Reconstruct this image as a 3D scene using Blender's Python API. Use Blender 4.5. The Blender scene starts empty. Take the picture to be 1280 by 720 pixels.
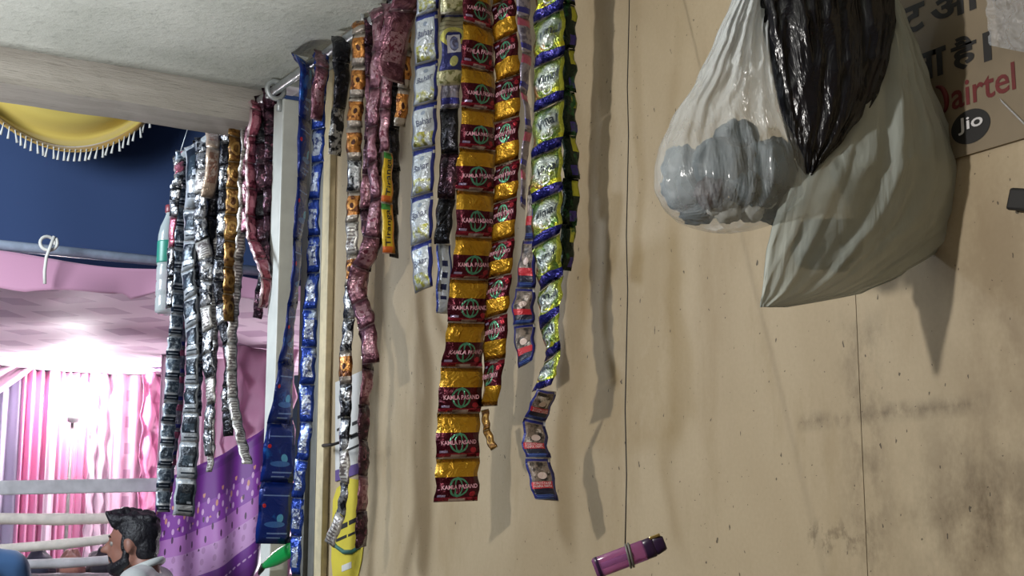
import bpy, bmesh, math, random
from mathutils import Vector, Matrix, noise as mnoise
random.seed(7)
PI = math.pi
scene = bpy.context.scene
COL = scene.collection

# ------------------------------------------------------------------ camera
F = 1800.0                      # focal length in pixels of the 1280 x 720 frame
YAW, PITCH = math.radians(31.0), math.radians(10.3)
EYE = Vector((0, 0, 1.5))
FWD = Vector((math.sin(YAW)*math.cos(PITCH), math.cos(YAW)*math.cos(PITCH), math.sin(PITCH)))
RIGHT = Vector((math.cos(YAW), -math.sin(YAW), 0))
UP = RIGHT.cross(FWD)
cd = bpy.data.cameras.new('camera'); cam = bpy.data.objects.new('camera', cd); COL.objects.link(cam)
cd.sensor_width = 36; cd.lens = 36*F/1280; cd.clip_start = 0.05
cam.matrix_world = Matrix(((RIGHT.x, UP.x, -FWD.x, EYE.x), (RIGHT.y, UP.y, -FWD.y, EYE.y),
                           (RIGHT.z, UP.z, -FWD.z, EYE.z), (0, 0, 0, 1)))
scene.camera = cam
# ------------------------------------------------------------------ world, lights, exposure
world = bpy.data.worlds.new('night_sky'); scene.world = world; world.use_nodes = True
world.node_tree.nodes['Background'].inputs[0].default_value = (0.35, 0.45, 0.7, 1)
world.node_tree.nodes['Background'].inputs[1].default_value = 0.07
def lamp(name, kind, loc, energy, color=(1, 1, 1), size=0.05, aim=None):
    l = bpy.data.lights.new(name, kind); l.energy = energy; l.color = color
    if kind == 'AREA': l.size = size
    else: l.shadow_soft_size = size
    o = bpy.data.objects.new(name, l); COL.objects.link(o); o.location = loc
    if aim is not None: o.rotation_euler = (Vector(aim)-Vector(loc)).to_track_quat('-Z', 'Y').to_euler()
    return o
lamp('stall_bulb', 'POINT', (-0.14, 1.28, 2.06), 34, (1.0, 0.965, 0.92), 0.028)
lamp('stall_side_fill', 'AREA', (-1.3, 1.9, 1.55), 2, (0.92, 0.96, 1.0), 0.7, (0.7, 2.7, 2.5))  # added soft fill from the left, unseen, for slab and beam
cl_ = lamp('slab_up_fill', 'SPOT', (-0.35, 2.25, 0.9), 150, (0.97, 0.98, 1.0), 0.12, (-0.1, 2.5, 2.5))  # added unseen spot from below, brightens the slab underside
cl_.data.spot_size = math.radians(82); cl_.data.spot_blend = .8
lamp('tent_front_fill', 'AREA', (-1.0, 4.1, 2.9), 120, (0.84, 0.92, 1.0), 1.0, (1.9, 6.0, 1.9))  # added unseen fill for the blue cloth, swag and railing
lamp('tent_inner_fill', 'POINT', (3.7, 7.5, 1.3), 100, (1.0, 0.92, 0.98), 0.2)  # added fill hidden behind the right wall, lifts canopy and curtains
vs = scene.view_settings
vs.view_transform = 'Standard'; vs.look = 'None'; vs.gamma = 1.0; vs.use_curve_mapping = False; vs.exposure = 0.22

# ------------------------------------------------------------------ pixel to point
def ray(px, py): return FWD*F + RIGHT*(px-640) + UP*(360-py)
def on_x(px, py, X): d = ray(px, py); return EYE + d*((X-EYE.x)/d.x)
def on_y(px, py, Y): d = ray(px, py); return EYE + d*((Y-EYE.y)/d.y)
def on_z(px, py, Z): d = ray(px, py); return EYE + d*((Z-EYE.z)/d.z)
def on_plane(px, py, P0, n): d = ray(px, py); return EYE + d*((P0-EYE).dot(n)/d.dot(n))
def project(p):
    v = p-EYE; z = v.dot(FWD); return (640+F*v.dot(RIGHT)/z, 360-F*v.dot(UP)/z)
def cam_right(p):
    h = Vector((p.x-EYE.x, p.y-EYE.y, 0)).normalized(); return Vector((h.y, -h.x, 0)), h

WALL_X, PIPE_X = 1.30, 1.20
PIPE_Z = on_x(355, 105, PIPE_X).z
SLAB_Z = PIPE_Z + 0.030
BEAM_Y = on_z(170, 86, SLAB_Z).y

# ------------------------------------------------------------------ helpers
def tag(o, label=None, cat=None, group=None, kind=None):
    if label: o['label'] = label
    if cat: o['category'] = cat
    if group: o['group'] = group
    if kind: o['kind'] = kind
    return o
def empty(name, loc, label=None, cat=None, group=None, kind=None):
    o = bpy.data.objects.new(name, None); COL.objects.link(o); o.location = loc; o.empty_display_size = 0.05
    return tag(o, label, cat, group, kind)
def mesh_obj(name, verts, faces, mat=None, parent=None, smooth=True, uvs=None, base=None):
    """verts are world points; the object's origin is base (or its parent's)."""
    org = Vector(base) if base is not None else (Vector(parent['_org']) if parent is not None else Vector((0, 0, 0)))
    me = bpy.data.meshes.new(name)
    me.from_pydata([tuple(Vector(v)-org) for v in verts], [], faces)
    if smooth: me.polygons.foreach_set('use_smooth', [True]*len(me.polygons))
    if uvs is not None:
        ul = me.uv_layers.new(name='UVMap')
        for poly in me.polygons:
            for li in poly.loop_indices: ul.data[li].uv = uvs[me.loops[li].vertex_index]
    if mat: me.materials.append(mat)
    o = bpy.data.objects.new(name, me); COL.objects.link(o)
    if parent is not None: o.parent = parent
    else: o.location = org
    o['_org'] = tuple(org)
    return o
def root(name, loc, *a, **k):
    o = empty(name, loc, *a, **k); o['_org'] = tuple(loc); return o
class MB:
    """collects several shapes of one part in world space"""
    def __init__(s): s.v = []; s.f = []
    def add(s, v, f):
        b = len(s.v); s.v += [Vector(p) for p in v]; s.f += [tuple(i+b for i in q) for q in f]; return s
    def box(s, lo, hi):
        x0, y0, z0 = lo; x1, y1, z1 = hi
        v = [(x0,y0,z0),(x1,y0,z0),(x1,y1,z0),(x0,y1,z0),(x0,y0,z1),(x1,y0,z1),(x1,y1,z1),(x0,y1,z1)]
        return s.add(v, [(0,3,2,1),(4,5,6,7),(0,1,5,4),(1,2,6,5),(2,3,7,6),(3,0,4,7)])
    def obox(s, c, a, b, d):
        """box about c with half-vectors a, b, d"""
        c, a, b, d = map(Vector, (c, a, b, d))
        v = [c+a*i+b*j+d*k for k in (-1, 1) for j in (-1, 1) for i in (-1, 1)]
        return s.add(v, [(0,2,3,1),(4,5,7,6),(0,1,5,4),(1,3,7,5),(3,2,6,7),(2,0,4,6)])
    def tube(s, pts, r, n=10, cap=True):
        pts = [Vector(p) for p in pts]; m = len(pts)
        rr = r if isinstance(r, (list, tuple)) else [r]*m
        t0 = (pts[1]-pts[0]).normalized()
        a = t0.orthogonal().normalized(); V = []; Fc = []
        for i, p in enumerate(pts):
            t = (pts[min(i+1, m-1)]-pts[max(i-1, 0)]).normalized()
            a = (a-t*a.dot(t)).normalized(); b = t.cross(a)
            for k in range(n):
                w = 2*PI*k/n; V.append(p+(a*math.cos(w)+b*math.sin(w))*rr[i])
        for i in range(m-1):
            for k in range(n):
                Fc.append((i*n+k, i*n+(k+1) % n, (i+1)*n+(k+1) % n, (i+1)*n+k))
        if cap: Fc.append(tuple(range(n))[::-1]); Fc.append(tuple(range((m-1)*n, m*n)))
        return s.add(V, Fc)
    def ell(s, c, r, n=12, m=8, mat=None):
        c = Vector(c); V = []; Fc = []
        for j in range(m+1):
            ph = PI*j/m
            for i in range(n):
                th = 2*PI*i/n
                q = Vector((r[0]*math.sin(ph)*math.cos(th), r[1]*math.sin(ph)*math.sin(th), r[2]*math.cos(ph)))
                if mat: q = mat @ q
                V.append(c+q)
        for j in range(m):
            for i in range(n):
                Fc.append((j*n+i, (j+1)*n+i, (j+1)*n+(i+1) % n, j*n+(i+1) % n))
        return s.add(V, Fc)
    def build(s, name, mat, parent=None, smooth=True, base=None, bevel=0, weld=False):
        o = mesh_obj(name, s.v, s.f, mat, parent, smooth, base=base)
        if weld or bevel:
            bm = bmesh.new(); bm.from_mesh(o.data); bmesh.ops.remove_doubles(bm, verts=bm.verts, dist=1e-6)
            bm.to_mesh(o.data); bm.free()
        if bevel:
            md = o.modifiers.new('bevel', 'BEVEL'); md.width = bevel; md.segments = 2; md.limit_method = 'ANGLE'
        return o
def grid(name, fn, nu, nv, mat, parent=None, base=None, thick=0, smooth=True):
    V = []; UVs = []; Fc = []
    for j in range(nv+1):
        for i in range(nu+1):
            V.append(fn(i/nu, j/nv)); UVs.append((i/nu, j/nv))
    for j in range(nv):
        for i in range(nu):
            a = j*(nu+1)+i; Fc.append((a, a+1, a+nu+2, a+nu+1))
    o = mesh_obj(name, V, Fc, mat, parent, smooth, UVs, base)
    if thick:
        md = o.modifiers.new('thickness', 'SOLIDIFY'); md.thickness = thick; md.offset = 0
    return o

# ------------------------------------------------------------------ materials
def lin(c):
    return tuple((x/255/12.92 if x/255 <= .04045 else ((x/255+.055)/1.055)**2.4) for x in c)
class NT:
    def __init__(s, name):
        s.m = bpy.data.materials.new(name); s.m.use_nodes = True; s.t = s.m.node_tree
        s.b = s.t.nodes['Principled BSDF']; s.out = s.t.nodes['Material Output']
    def n(s, ty, **k):
        nd = s.t.nodes.new(ty)
        for a, v in k.items(): setattr(nd, a, v)
        return nd
    def link(s, a, b): s.t.links.new(a, b)
    def put(s, sock, v):
        if isinstance(v, bpy.types.NodeSocket): s.link(v, sock)
        elif isinstance(v, (tuple, list)): sock.default_value = tuple(v)+((1,) if len(v) == 3 and sock.type == 'RGBA' else ())
        else: sock.default_value = v
    def math(s, op, a, b=0.0, c=None):
        nd = s.n('ShaderNodeMath', operation=op); s.put(nd.inputs[0], a); s.put(nd.inputs[1], b)
        if c is not None: s.put(nd.inputs[2], c)
        return nd.outputs[0]
    def mix(s, f, a, b):
        nd = s.n('ShaderNodeMix', data_type='RGBA'); s.put(nd.inputs[0], f); s.put(nd.inputs[6], a); s.put(nd.inputs[7], b)
        return nd.outputs[2]
    def coord(s, which='Object'): return s.n('ShaderNodeTexCoord').outputs[which]
    def sep(s, v): nd = s.n('ShaderNodeSeparateXYZ'); s.link(v, nd.inputs[0]); return nd.outputs
    def noise(s, vec, scale, detail=3, rough=.55, dist=0):
        nd = s.n('ShaderNodeTexNoise'); s.link(vec, nd.inputs['Vector'])
        nd.inputs['Scale'].default_value = scale; nd.inputs['Detail'].default_value = detail
        nd.inputs['Roughness'].default_value = rough; nd.inputs['Distortion'].default_value = dist
        return nd.outputs[0]
    def scaled(s, vec, sc):
        nd = s.n('ShaderNodeMapping'); s.link(vec, nd.inputs[0]); nd.inputs['Scale'].default_value = sc; return nd.outputs[0]
    def ramp(s, f, lo, hi):
        nd = s.n('ShaderNodeMapRange'); s.put(nd.inputs[0], f); nd.inputs[1].default_value = lo; nd.inputs[2].default_value = hi
        nd.clamp = True; return nd.outputs[0]
    def bump(s, h, strength=.3, dist=.01):
        nd = s.n('ShaderNodeBump'); s.link(h, nd.inputs['Height']); nd.inputs['Strength'].default_value = strength
        nd.inputs['Distance'].default_value = dist; s.link(nd.outputs[0], s.b.inputs['Normal'])
    def base(s, c, rough=.6, metal=0.0):
        s.put(s.b.inputs['Base Color'], c); s.put(s.b.inputs['Roughness'], rough); s.put(s.b.inputs['Metallic'], metal); return s
    def rect(s, u, v, u0, u1, v0, v1):
        a = s.math('DIVIDE', s.math('ABSOLUTE', s.math('SUBTRACT', u, (u0+u1)/2)), (u1-u0)/2)
        b = s.math('DIVIDE', s.math('ABSOLUTE', s.math('SUBTRACT', v, (v0+v1)/2)), (v1-v0)/2)
        return s.math('LESS_THAN', s.math('MAXIMUM', a, b), 1.0)
    def rad(s, u, v, cu, cv, ru, rv):
        a = s.math('DIVIDE', s.math('SUBTRACT', u, cu), ru); b = s.math('DIVIDE', s.math('SUBTRACT', v, cv), rv)
        return s.math('SQRT', s.math('ADD', s.math('MULTIPLY', a, a), s.math('MULTIPLY', b, b)))
def simple(name, rgb, rough=.6, metal=0, noise_amt=.12, scale=30, bump=0.0, bd=.004):
    t = NT(name); c = lin(rgb); co = t.coord()
    nz = t.noise(co, scale)
    t.base(t.mix(t.ramp(nz, .3, .7), tuple(x*(1-noise_amt) for x in c), tuple(min(1, x*(1+noise_amt)) for x in c)), rough, metal)
    if bump: t.bump(nz, bump, bd)
    return t.m
def foil(name, base, layers=(), metal=.55, rough=.3, crinkle=.5, cscale=70, crimp=(210, 205, 195)):
    """printed foil: flat print laid out on the sachet's own UV, fine crinkle relief"""
    t = NT(name); uv = t.coord('UV'); u, v, _ = t.sep(uv); ob = t.coord()
    c = lin(base)
    for L in layers:
        k = L[0]
        if k == 'rect': m = t.rect(u, v, *L[1]); col = L[2]
        elif k == 'disc': m = t.math('LESS_THAN', t.rad(u, v, *L[1]), 1.0); col = L[2]
        elif k == 'ring':
            r = t.rad(u, v, *L[1][:4]); m = t.math('LESS_THAN', t.math('ABSOLUTE', t.math('SUBTRACT', r, 1.0)), L[1][4]); col = L[2]
        elif k == 'noise':
            sc, lo, hi, (u0, u1, v0, v1) = L[1]
            m = t.math('MULTIPLY', t.ramp(t.noise(ob, sc, 4), lo, hi), t.rect(u, v, u0, u1, v0, v1)); col = L[2]
        elif k == 'blot':
            sc, lo, hi, e = L[1]
            m = t.math('MULTIPLY', t.ramp(t.noise(ob, sc, 4), lo, hi), t.ramp(t.rad(u, v, *e), 1.15, .75)); col = L[2]
        elif k == 'lines':
            n, duty, (u0, u1, v0, v1) = L[1]
            m = t.math('MULTIPLY', t.math('LESS_THAN', t.math('FRACT', t.math('MULTIPLY', v, n)), duty), t.rect(u, v, u0, u1, v0, v1)); col = L[2]
        elif k == 'vlines':
            n, duty, (u0, u1, v0, v1) = L[1]
            m = t.math('MULTIPLY', t.math('LESS_THAN', t.math('FRACT', t.math('MULTIPLY', u, n)), duty), t.rect(u, v, u0, u1, v0, v1)); col = L[2]
        c = t.mix(m, c, lin(col))
    if crimp:   # the sealed ends show the bare film
        m = t.math('MULTIPLY', t.math('GREATER_THAN', t.math('ABSOLUTE', t.math('SUBTRACT', v, .5)), .478), .6)
        c = t.mix(m, c, lin(crimp))
    t.base(c, rough, metal)
    t.bump(t.noise(ob, cscale, 3, .6, 1.5), crinkle, .006)
    return t.m
def plastic(name, rgb, alpha, rough=.3, crinkle=.4, scale=18, streak=(1, 1, .25), gather=0.0):
    t = NT(name); ob = t.coord()
    t.base(lin(rgb), rough)
    nz = t.noise(t.scaled(ob, streak), scale, 4, .6, .8)
    al = t.math('ADD', alpha-.12, t.math('MULTIPLY', nz, .3))
    if gather:      # film gathered in several layers towards the handles
        u, v, _ = t.sep(t.coord('UV')); al = t.math('ADD', al, t.math('MULTIPLY', t.ramp(v, .72, .25), gather))
    t.put(t.b.inputs['Alpha'], al)
    t.bump(nz, crinkle, .01)
    return t.m

M = {}
def wall_mat():
    t = NT('painted_panel'); g = t.n('ShaderNodeNewGeometry'); P = g.outputs['Position']; x, y, z = t.sep(P)
    big = t.noise(t.scaled(P, (1, 1, .45)), 2.6, 4, .6, .6); mid = t.noise(t.scaled(P, (1, 1, .3)), 11, 5, .65)
    fine = t.noise(P, 160, 3)
    c = t.mix(t.ramp(big, .38, .66), lin((176, 158, 128)), lin((196, 180, 151)))
    c = t.mix(t.math('MULTIPLY', t.ramp(mid, .52, .72), .45), c, lin((158, 137, 101)))
    c = t.mix(t.math('MULTIPLY', t.ramp(fine, .3, .7), .12), c, lin((140, 118, 86)))
    def patch(px0, py0, px1, py1, col, amt, lo, hi, sc, soft=.03):
        nonlocal c
        a = on_x(px0, py0, WALL_X); b = on_x(px1, py1, WALL_X)
        cy, hy, cz, hz = (a.y+b.y)/2, abs(a.y-b.y)/2, (a.z+b.z)/2, abs(a.z-b.z)/2
        my = t.ramp(t.math('SUBTRACT', hy, t.math('ABSOLUTE', t.math('SUBTRACT', y, cy))), -soft, soft)
        mz = t.ramp(t.math('SUBTRACT', hz, t.math('ABSOLUTE', t.math('SUBTRACT', z, cz))), -soft, soft)
        nn = t.ramp(t.noise(t.scaled(P, (1, 1.2, .8)), sc, 5, .7), lo, hi)
        c = t.mix(t.math('MULTIPLY', t.math('MULTIPLY', t.math('MULTIPLY', my, mz), nn), amt), c, lin(col))
    patch(1000, 532, 1235, 498, (74, 60, 42), .85, .38, .62, 26, .012)      # torn tape residue
    patch(1050, 400, 1115, 720, (88, 72, 52), .5, .42, .70, 20, .02)       # grime along the joint
    patch(1150, 560, 1330, 740, (78, 58, 32), .85, .36, .62, 12, .09)       # mould stain low down, deepened to paint in the light falloff
    patch(1190, 240, 1330, 500, (112, 88, 58), .45, .35, .6, 9, .06)
    patch(722, 330, 850, 555, (158, 136, 96), .5, .2, .5, 9, .015)         # darker patch with a hard edge
    patch(1010, 655, 1090, 690, (88, 72, 52), .5, .5, .62, 40, .01)
    sp = t.noise(t.scaled(P, (1, 1, .55)), 110, 2, .5)                      # specks and chips
    c = t.mix(t.math('MULTIPLY', t.ramp(sp, .715, .735), .8), c, lin((48, 38, 28)))
    sp2 = t.noise(t.scaled(P, (1, .6, 1)), 210, 1, .5)
    c = t.mix(t.math('MULTIPLY', t.ramp(sp2, .76, .78), .7), c, lin((56, 44, 32)))
    t.base(c, .48); t.bump(mid, .12, .006)
    return t.m
M['wall'] = wall_mat()
def concrete(name, a, b, streak=(1, 1, 1), bump=.5):
    t = NT(name); P = t.n('ShaderNodeNewGeometry').outputs['Position']
    big = t.noise(t.scaled(P, streak), 3, 5, .6); fine = t.noise(t.scaled(P, streak), 55, 4, .7)
    c = t.mix(t.ramp(big, .35, .65), lin(a), lin(b))
    c = t.mix(t.math('MULTIPLY', t.ramp(fine, .55, .75), .5), c, tuple(x*.45 for x in lin(a)))
    t.base(c, .9); t.bump(fine, bump, .01)
    return t.m
M['slab'] = concrete('concrete_slab', (176, 180, 172), (200, 203, 196))
M['beam'] = concrete('concrete_beam', (150, 144, 136), (190, 186, 178), (.35, 3, 4), .35)
M['ground'] = concrete('dusty_ground', (96, 90, 84), (120, 112, 104))
M['white_paint'] = simple('white_painted_steel', (206, 210, 206), .45, 0, .08, 20, .1)
M['grey_steel'] = simple('grey_steel', (112, 112, 108), .5, .2, .15, 25, .1)
M['cream'] = simple('cream_wood', (206, 192, 158), .6, 0, .12, 40, .1)
M['pipe'] = simple('galvanised_pipe', (196, 202, 204), .35, .5, .12, 40)
M['dark'] = simple('dark_gap', (30, 28, 28), .8)

# ================================================================== structure
def struct(o, kind='structure'): o['kind'] = kind; return o
WALL_END = on_x(386, 400, WALL_X).y
SEAM_Y = on_x(1076, 520, WALL_X).y
struct(MB().box((-2.2, -1.6, -.05), (WALL_X+.06, 3.2, 0)).build('floor', M['ground'], smooth=False))
struct(MB().box((-14, 3.2, -.06), (16, 22, -.012)).build('floor_street', M['ground'], smooth=False))
w = struct(root('wall_right', (WALL_X, 0, 0)))
MB().box((WALL_X+.006, -1.6, 0), (WALL_X+.05, WALL_END, SLAB_Z)).build('backing', M['dark'], w, False)
for y0, y1 in ((-1.6, SEAM_Y-.0006), (SEAM_Y+.0006, WALL_END)):
    MB().box((WALL_X, y0, 0.002), (WALL_X+.006, y1, SLAB_Z-.001)).build('panel', M['wall'], w, False)
struct(MB().box((-2.2, -1.66, 0), (WALL_X+.06, -1.6, SLAB_Z)).build('wall_back', M['wall'], smooth=False))
struct(MB().box((-2.26, -1.66, 0), (-2.2, 2.6, SLAB_Z)).build('wall_left', M['wall'], smooth=False))
# slab with a rough cast underside, downstand beam along its outer edge
def slab_fn(u, v):
    x = -2.3+u*3.75; y = -1.7+v*(BEAM_Y+1.7)
    return Vector((x, y, SLAB_Z+.004*mnoise.noise(Vector((x*4, y*4, 0)))+.0015*mnoise.noise(Vector((x*23, y*23, 3)))))
def slab_build():
    o = grid('ceiling', slab_fn, 90, 100, M['slab'])
    md = o.modifiers.new('thickness', 'SOLIDIFY'); md.thickness = .12; md.offset = 1
    o.data.flip_normals()
    md.offset = -1
    return o
struct(slab_build())
bz = SLAB_Z-on_y(150, 127, BEAM_Y).z
BEAM_H = bz
beam_end = on_y(346, 125, BEAM_Y).x
def beam_fn_mesh():
    mb = MB(); n = 60; x0, x1 = -2.4, beam_end
    V = []; Fc = []
    prof = [(0, .02), (0, -bz*.5), (.0, -bz), (.14, -bz), (.14, .10), (0, .10)]
    for i in range(n+1):
        x = x0+(x1-x0)*i/n
        for k, (dy, dz) in enumerate(prof):
            j = .003*mnoise.noise(Vector((x*6, k*3.1, 0)))+.002*mnoise.noise(Vector((x*25, k*1.7, 5)))
            V.append((x, BEAM_Y+dy+j, SLAB_Z+dz+(j*1.2 if k in (2, 3) else 0)))
    m = len(prof)
    for i in range(n):
        for k in range(m):
            Fc.append((i*m+k, (i+1)*m+k, (i+1)*m+(k+1) % m, i*m+(k+1) % m))
    Fc.append(tuple(range(m))); Fc.append(tuple(range(n*m, (n+1)*m))[::-1])
    return mb.add(V, Fc)
struct(beam_fn_mesh().build('trim_1', M['beam'], smooth=False))
# steel jamb and cream batten closing the end of the wall
a, b = on_x(374, 400, WALL_X-.012).y, on_x(399, 400, WALL_X-.012).y
j = struct(root('trim_2', (WALL_X, b, 0)))
MB().box((WALL_X-.012, b, 0), (WALL_X+.05, a, SLAB_Z)).build('jamb', M['grey_steel'], j, False, bevel=.003)
MB().box((WALL_X-.022, b+.035, 0), (WALL_X-.012, b+.05, SLAB_Z)).build('lip', M['grey_steel'], j, False)
y0, y1 = on_x(408, 400, WALL_X-.016).y, on_x(399, 400, WALL_X-.016).y
struct(MB().box((WALL_X-.016, y0, 0), (WALL_X-.0005, y1-.002, SLAB_Z-.002)).build('trim_3', M['cream'], smooth=False, bevel=.002))

# white square post with the pipe clamp
pp = on_x(358, 115, PIPE_X+.035)
post_base = Vector((pp.x, pp.y, 0))
po = root('steel_post', post_base, 'white painted square steel post under the end of the concrete beam', 'post')
MB().box((pp.x-.019, pp.y-.03, 0), (pp.x+.025, pp.y+.03, PIPE_Z-.02)).build('shaft', M['white_paint'], po, False, bevel=.003)
MB().box((pp.x-.035, pp.y-.045, 0), (pp.x+.04, pp.y+.045, .008)).build('base_plate', M['white_paint'], po, False, bevel=.002)
MB().box((pp.x-.022, pp.y-.035, SLAB_Z-.02), (pp.x+.03, pp.y+.035, SLAB_Z-.002)).build('head_plate', M['white_paint'], po, False, bevel=.002)
ring = []
for k in range(25):
    w_ = 2*PI*k/24; ring.append((PIPE_X+.021*math.cos(w_), pp.y-.02, PIPE_Z+.021*math.sin(w_)))
cl = MB().tube(ring, .006, 8, False).build('clamp_ring', M['pipe'], po)
MB().tube([(PIPE_X+.01, pp.y-.02, PIPE_Z-.022), (PIPE_X+.01, pp.y-.02, PIPE_Z-.05)], .006).build('clamp_bolt', M['pipe'], cl)

# hanging pipe
def pipe_y(px):
    lo, hi = .2, 9.0
    for _ in range(50):
        m = (lo+hi)/2
        if project(Vector((PIPE_X, m, PIPE_Z)))[0] > px: lo = m
        else: hi = m
    return lo
PIPE_END = pipe_y(221)
p = root('hanging_pipe', (PIPE_X, 1.0, PIPE_Z), 'long galvanised pipe under the slab from which the sachet strips hang', 'pipe')
MB().tube([(PIPE_X, .3, PIPE_Z), (PIPE_X, PIPE_END, PIPE_Z)], .011, 14).build('tube', M['pipe'], p)
for yy in (.9, 1.9, 2.6):
    MB().tube([(PIPE_X, yy, PIPE_Z+.009), (PIPE_X, yy, SLAB_Z+.004)], .005, 8).build('hanger', M['pipe'], p)
s1 = Vector((PIPE_X, PIPE_END-.02, PIPE_Z+.01)); s2 = on_y(243, 150, s1.y+.02)
MB().tube([s1, (s1+s2)/2+Vector((0, 0, .02)), s2+Vector((0, 0, .15))], .0012, 6).build('stay_wire', M['pipe'], p)

# ================================================================== sachet strips
K = {}
MARO, GOLD = (80, 20, 36), (192, 146, 40)
K['gold'] = foil('maroon_gold_foil', MARO, [
    ('rect', (-1, 2, .56, 2), GOLD), ('rect', (-1, 2, .90, 2), (150, 104, 24)), ('rect', (-1, 2, 0, .10), (160, 48, 70)),
    ('rect', (.33, .70, .015, .07), (225, 205, 210)),
    ('ring', (.5, .33, .20, .20, .10), (96, 168, 138)), ('ring', (.5, .33, .08, .20, .16), (96, 168, 138)),
    ('rect', (.06, .24, .11, .16), (190, 175, 215)), ('disc', (.84, .17, .075, .06), (170, 46, 62))], .68, .27, .8, 50)
K['white'] = foil('white_blue_film', (196, 206, 216), [
    ('noise', (90, .42, .6, (.1, .9, .04, .34)), (176, 178, 84)), ('noise', (60, .5, .62, (.1, .9, .04, .24)), (92, 92, 46)),
    ('rect', (-1, 2, .87, 2), (54, 66, 150)), ('rect', (.88, 2, -1, 2), (54, 66, 160)), ('rect', (-1, .05, -1, 2), (150, 162, 190)),
    ('rect', (.9, 2, .83, .90), (235, 238, 242)), ('disc', (.5, .76, .10, .05), (150, 164, 186))], .3, .3, .5, 60)
K['pouch'] = foil('navy_gold_pouch_film', (150, 146, 118), [
    ('lines', (16, .3, (-1, 2, .72, 1.1)), (112, 108, 84)), ('rect', (.06, .94, .20, .72), (48, 54, 112)),
    ('ring', (.5, .66, .38, .11, .22), (196, 194, 108)), ('rect', (.26, .72, .44, .68), (206, 208, 222)), ('disc', (.5, .56, .14, .10), (86, 84, 110)),
    ('disc', (.5, .32, .15, .075), (190, 194, 128)), ('rect', (-1, 2, -1, .19), (206, 206, 168)), ('noise', (120, .5, .6, (-1, 2, -1, .19)), (128, 132, 84)),
    ('rect', (-1, 2, .95, 2), (62, 66, 126))], .45, .3, .4, 60)
K['green'] = foil('green_silver_foil', (142, 154, 66), [
    ('noise', (40, .42, .6, (-1, 2, -1, 2)), (84, 122, 58)), ('noise', (50, .45, .58, (-.1, .45, .2, .6)), (176, 128, 78)),
    ('blot', (50, .36, .52, (.5, .62, .42, .28)), (190, 202, 202)), ('rect', (.9, 2, -1, 2), (200, 214, 86)),
    ('noise', (46, .50, .56, (-1, 2, .2, .32)), (214, 216, 60)), ('rect', (-1, 2, -1, .22), (40, 42, 128)),
    ('noise', (70, .54, .62, (-1, 2, -1, .2)), (104, 96, 190)), ('ring', (.5, .36, .15, .09, .2), (206, 214, 206))], .6, .24, 1.0, 50)
K['warn'] = foil('navy_warning_film', (44, 50, 130), [
    ('rect', (.08, .86, .34, .92), (126, 112, 102)), ('noise', (95, .44, .6, (.1, .84, .36, .9)), (40, 34, 34)),
    ('noise', (70, .56, .64, (.15, .8, .4, .8)), (205, 196, 190)), ('disc', (.5, .56, .18, .08), (206, 186, 180)), ('rect', (.06, .88, .26, .42), (186, 42, 54)),
    ('rect', (.06, .88, .12, .26), (30, 32, 52)), ('lines', (26, .3, (.12, .8, .02, .12)), (96, 140, 196)), ('rect', (.9, 2, .9, 1.1), (225, 225, 230))], .15, .35, .4, 50)
K['mauve'] = foil('mauve_foil', (140, 96, 110), [
    ('noise', (60, .45, .6, (-1, 2, -1, 2)), (92, 54, 68)), ('rect', (.2, .8, .25, .75), (170, 132, 144)), ('noise', (110, .52, .6, (.2, .8, .25, .75)), (112, 52, 70))],
    .6, .28, .8, 45, (196, 170, 178))
K['plum'] = foil('dark_plum_foil', (74, 46, 60), [
    ('noise', (50, .45, .6, (-1, 2, -1, 2)), (44, 30, 40)), ('noise', (90, .56, .62, (-1, 2, .2, .8)), (120, 76, 92))], .6, .25, .8, 45, (110, 90, 100))
K['orange'] = foil('orange_silver_foil', (170, 160, 150), [
    ('rect', (-1, 2, .22, .84), (176, 116, 56)), ('noise', (80, .5, .58, (-1, 2, .22, .84)), (96, 54, 30)), ('disc', (.5, .55, .3, .16), (198, 140, 72)),
    ('disc', (.5, .53, .14, .09), (70, 40, 34))], .55, .28, .7, 50)
K['yellow'] = foil('yellow_pouch_film', (212, 178, 40), [
    ('rect', (-1, 2, .86, 2), (66, 140, 62)), ('rect', (-1, 2, -1, .14), (206, 104, 42)), ('rect', (.78, 2, -1, 2), (226, 150, 40))], .15, .35, .5, 40)
K['black'] = foil('black_foil', (26, 26, 32), [('noise', (50, .55, .65, (-1, 2, -1, 2)), (70, 70, 80))], .5, .24, .8, 45, (90, 90, 95))
K['blue'] = foil('royal_blue_film', (22, 46, 128), [
    ('rect', (.12, .9, .78, .80), (120, 150, 214)), ('rect', (.3, .9, .16, .185), (120, 150, 214)), ('rect', (.3, .7, .09, .11), (120, 150, 214)),
    ('noise', (28, .56, .7, (-1, .5, .1, .6)), (40, 110, 200)), ('disc', (.62, .42, .10, .07), (96, 176, 226)), ('disc', (.5, .32, .3, .05), (70, 120, 196)),
    ('disc', (.16, .62, .05, .035), (206, 50, 60))], .25, .26, .5, 30, None)
K['bluesilver'] = foil('blue_silver_foil', (40, 72, 168), [
    ('rect', (.2, .82, .2, .72), (188, 200, 222)), ('noise', (90, .48, .56, (.2, .82, .2, .72)), (70, 84, 140)),
    ('noise', (40, .52, .6, (-1, 2, .72, 1)), (186, 206, 236))], .5, .25, .8, 50, (180, 196, 226))
K['slate'] = foil('slate_silver_film', (194, 202, 210), [
    ('rect', (.0, 1.0, .08, .30), (36, 48, 64)), ('rect', (.08, .92, .40, .90), (70, 84, 100)), ('noise', (120, .48, .6, (.08, .92, .40, .9)), (150, 164, 176)),
    ('rect', (.1, .9, .31, .35), (226, 230, 236)), ('rect', (.15, .85, .16, .20), (190, 200, 214))], .35, .3, .5, 60)
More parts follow.
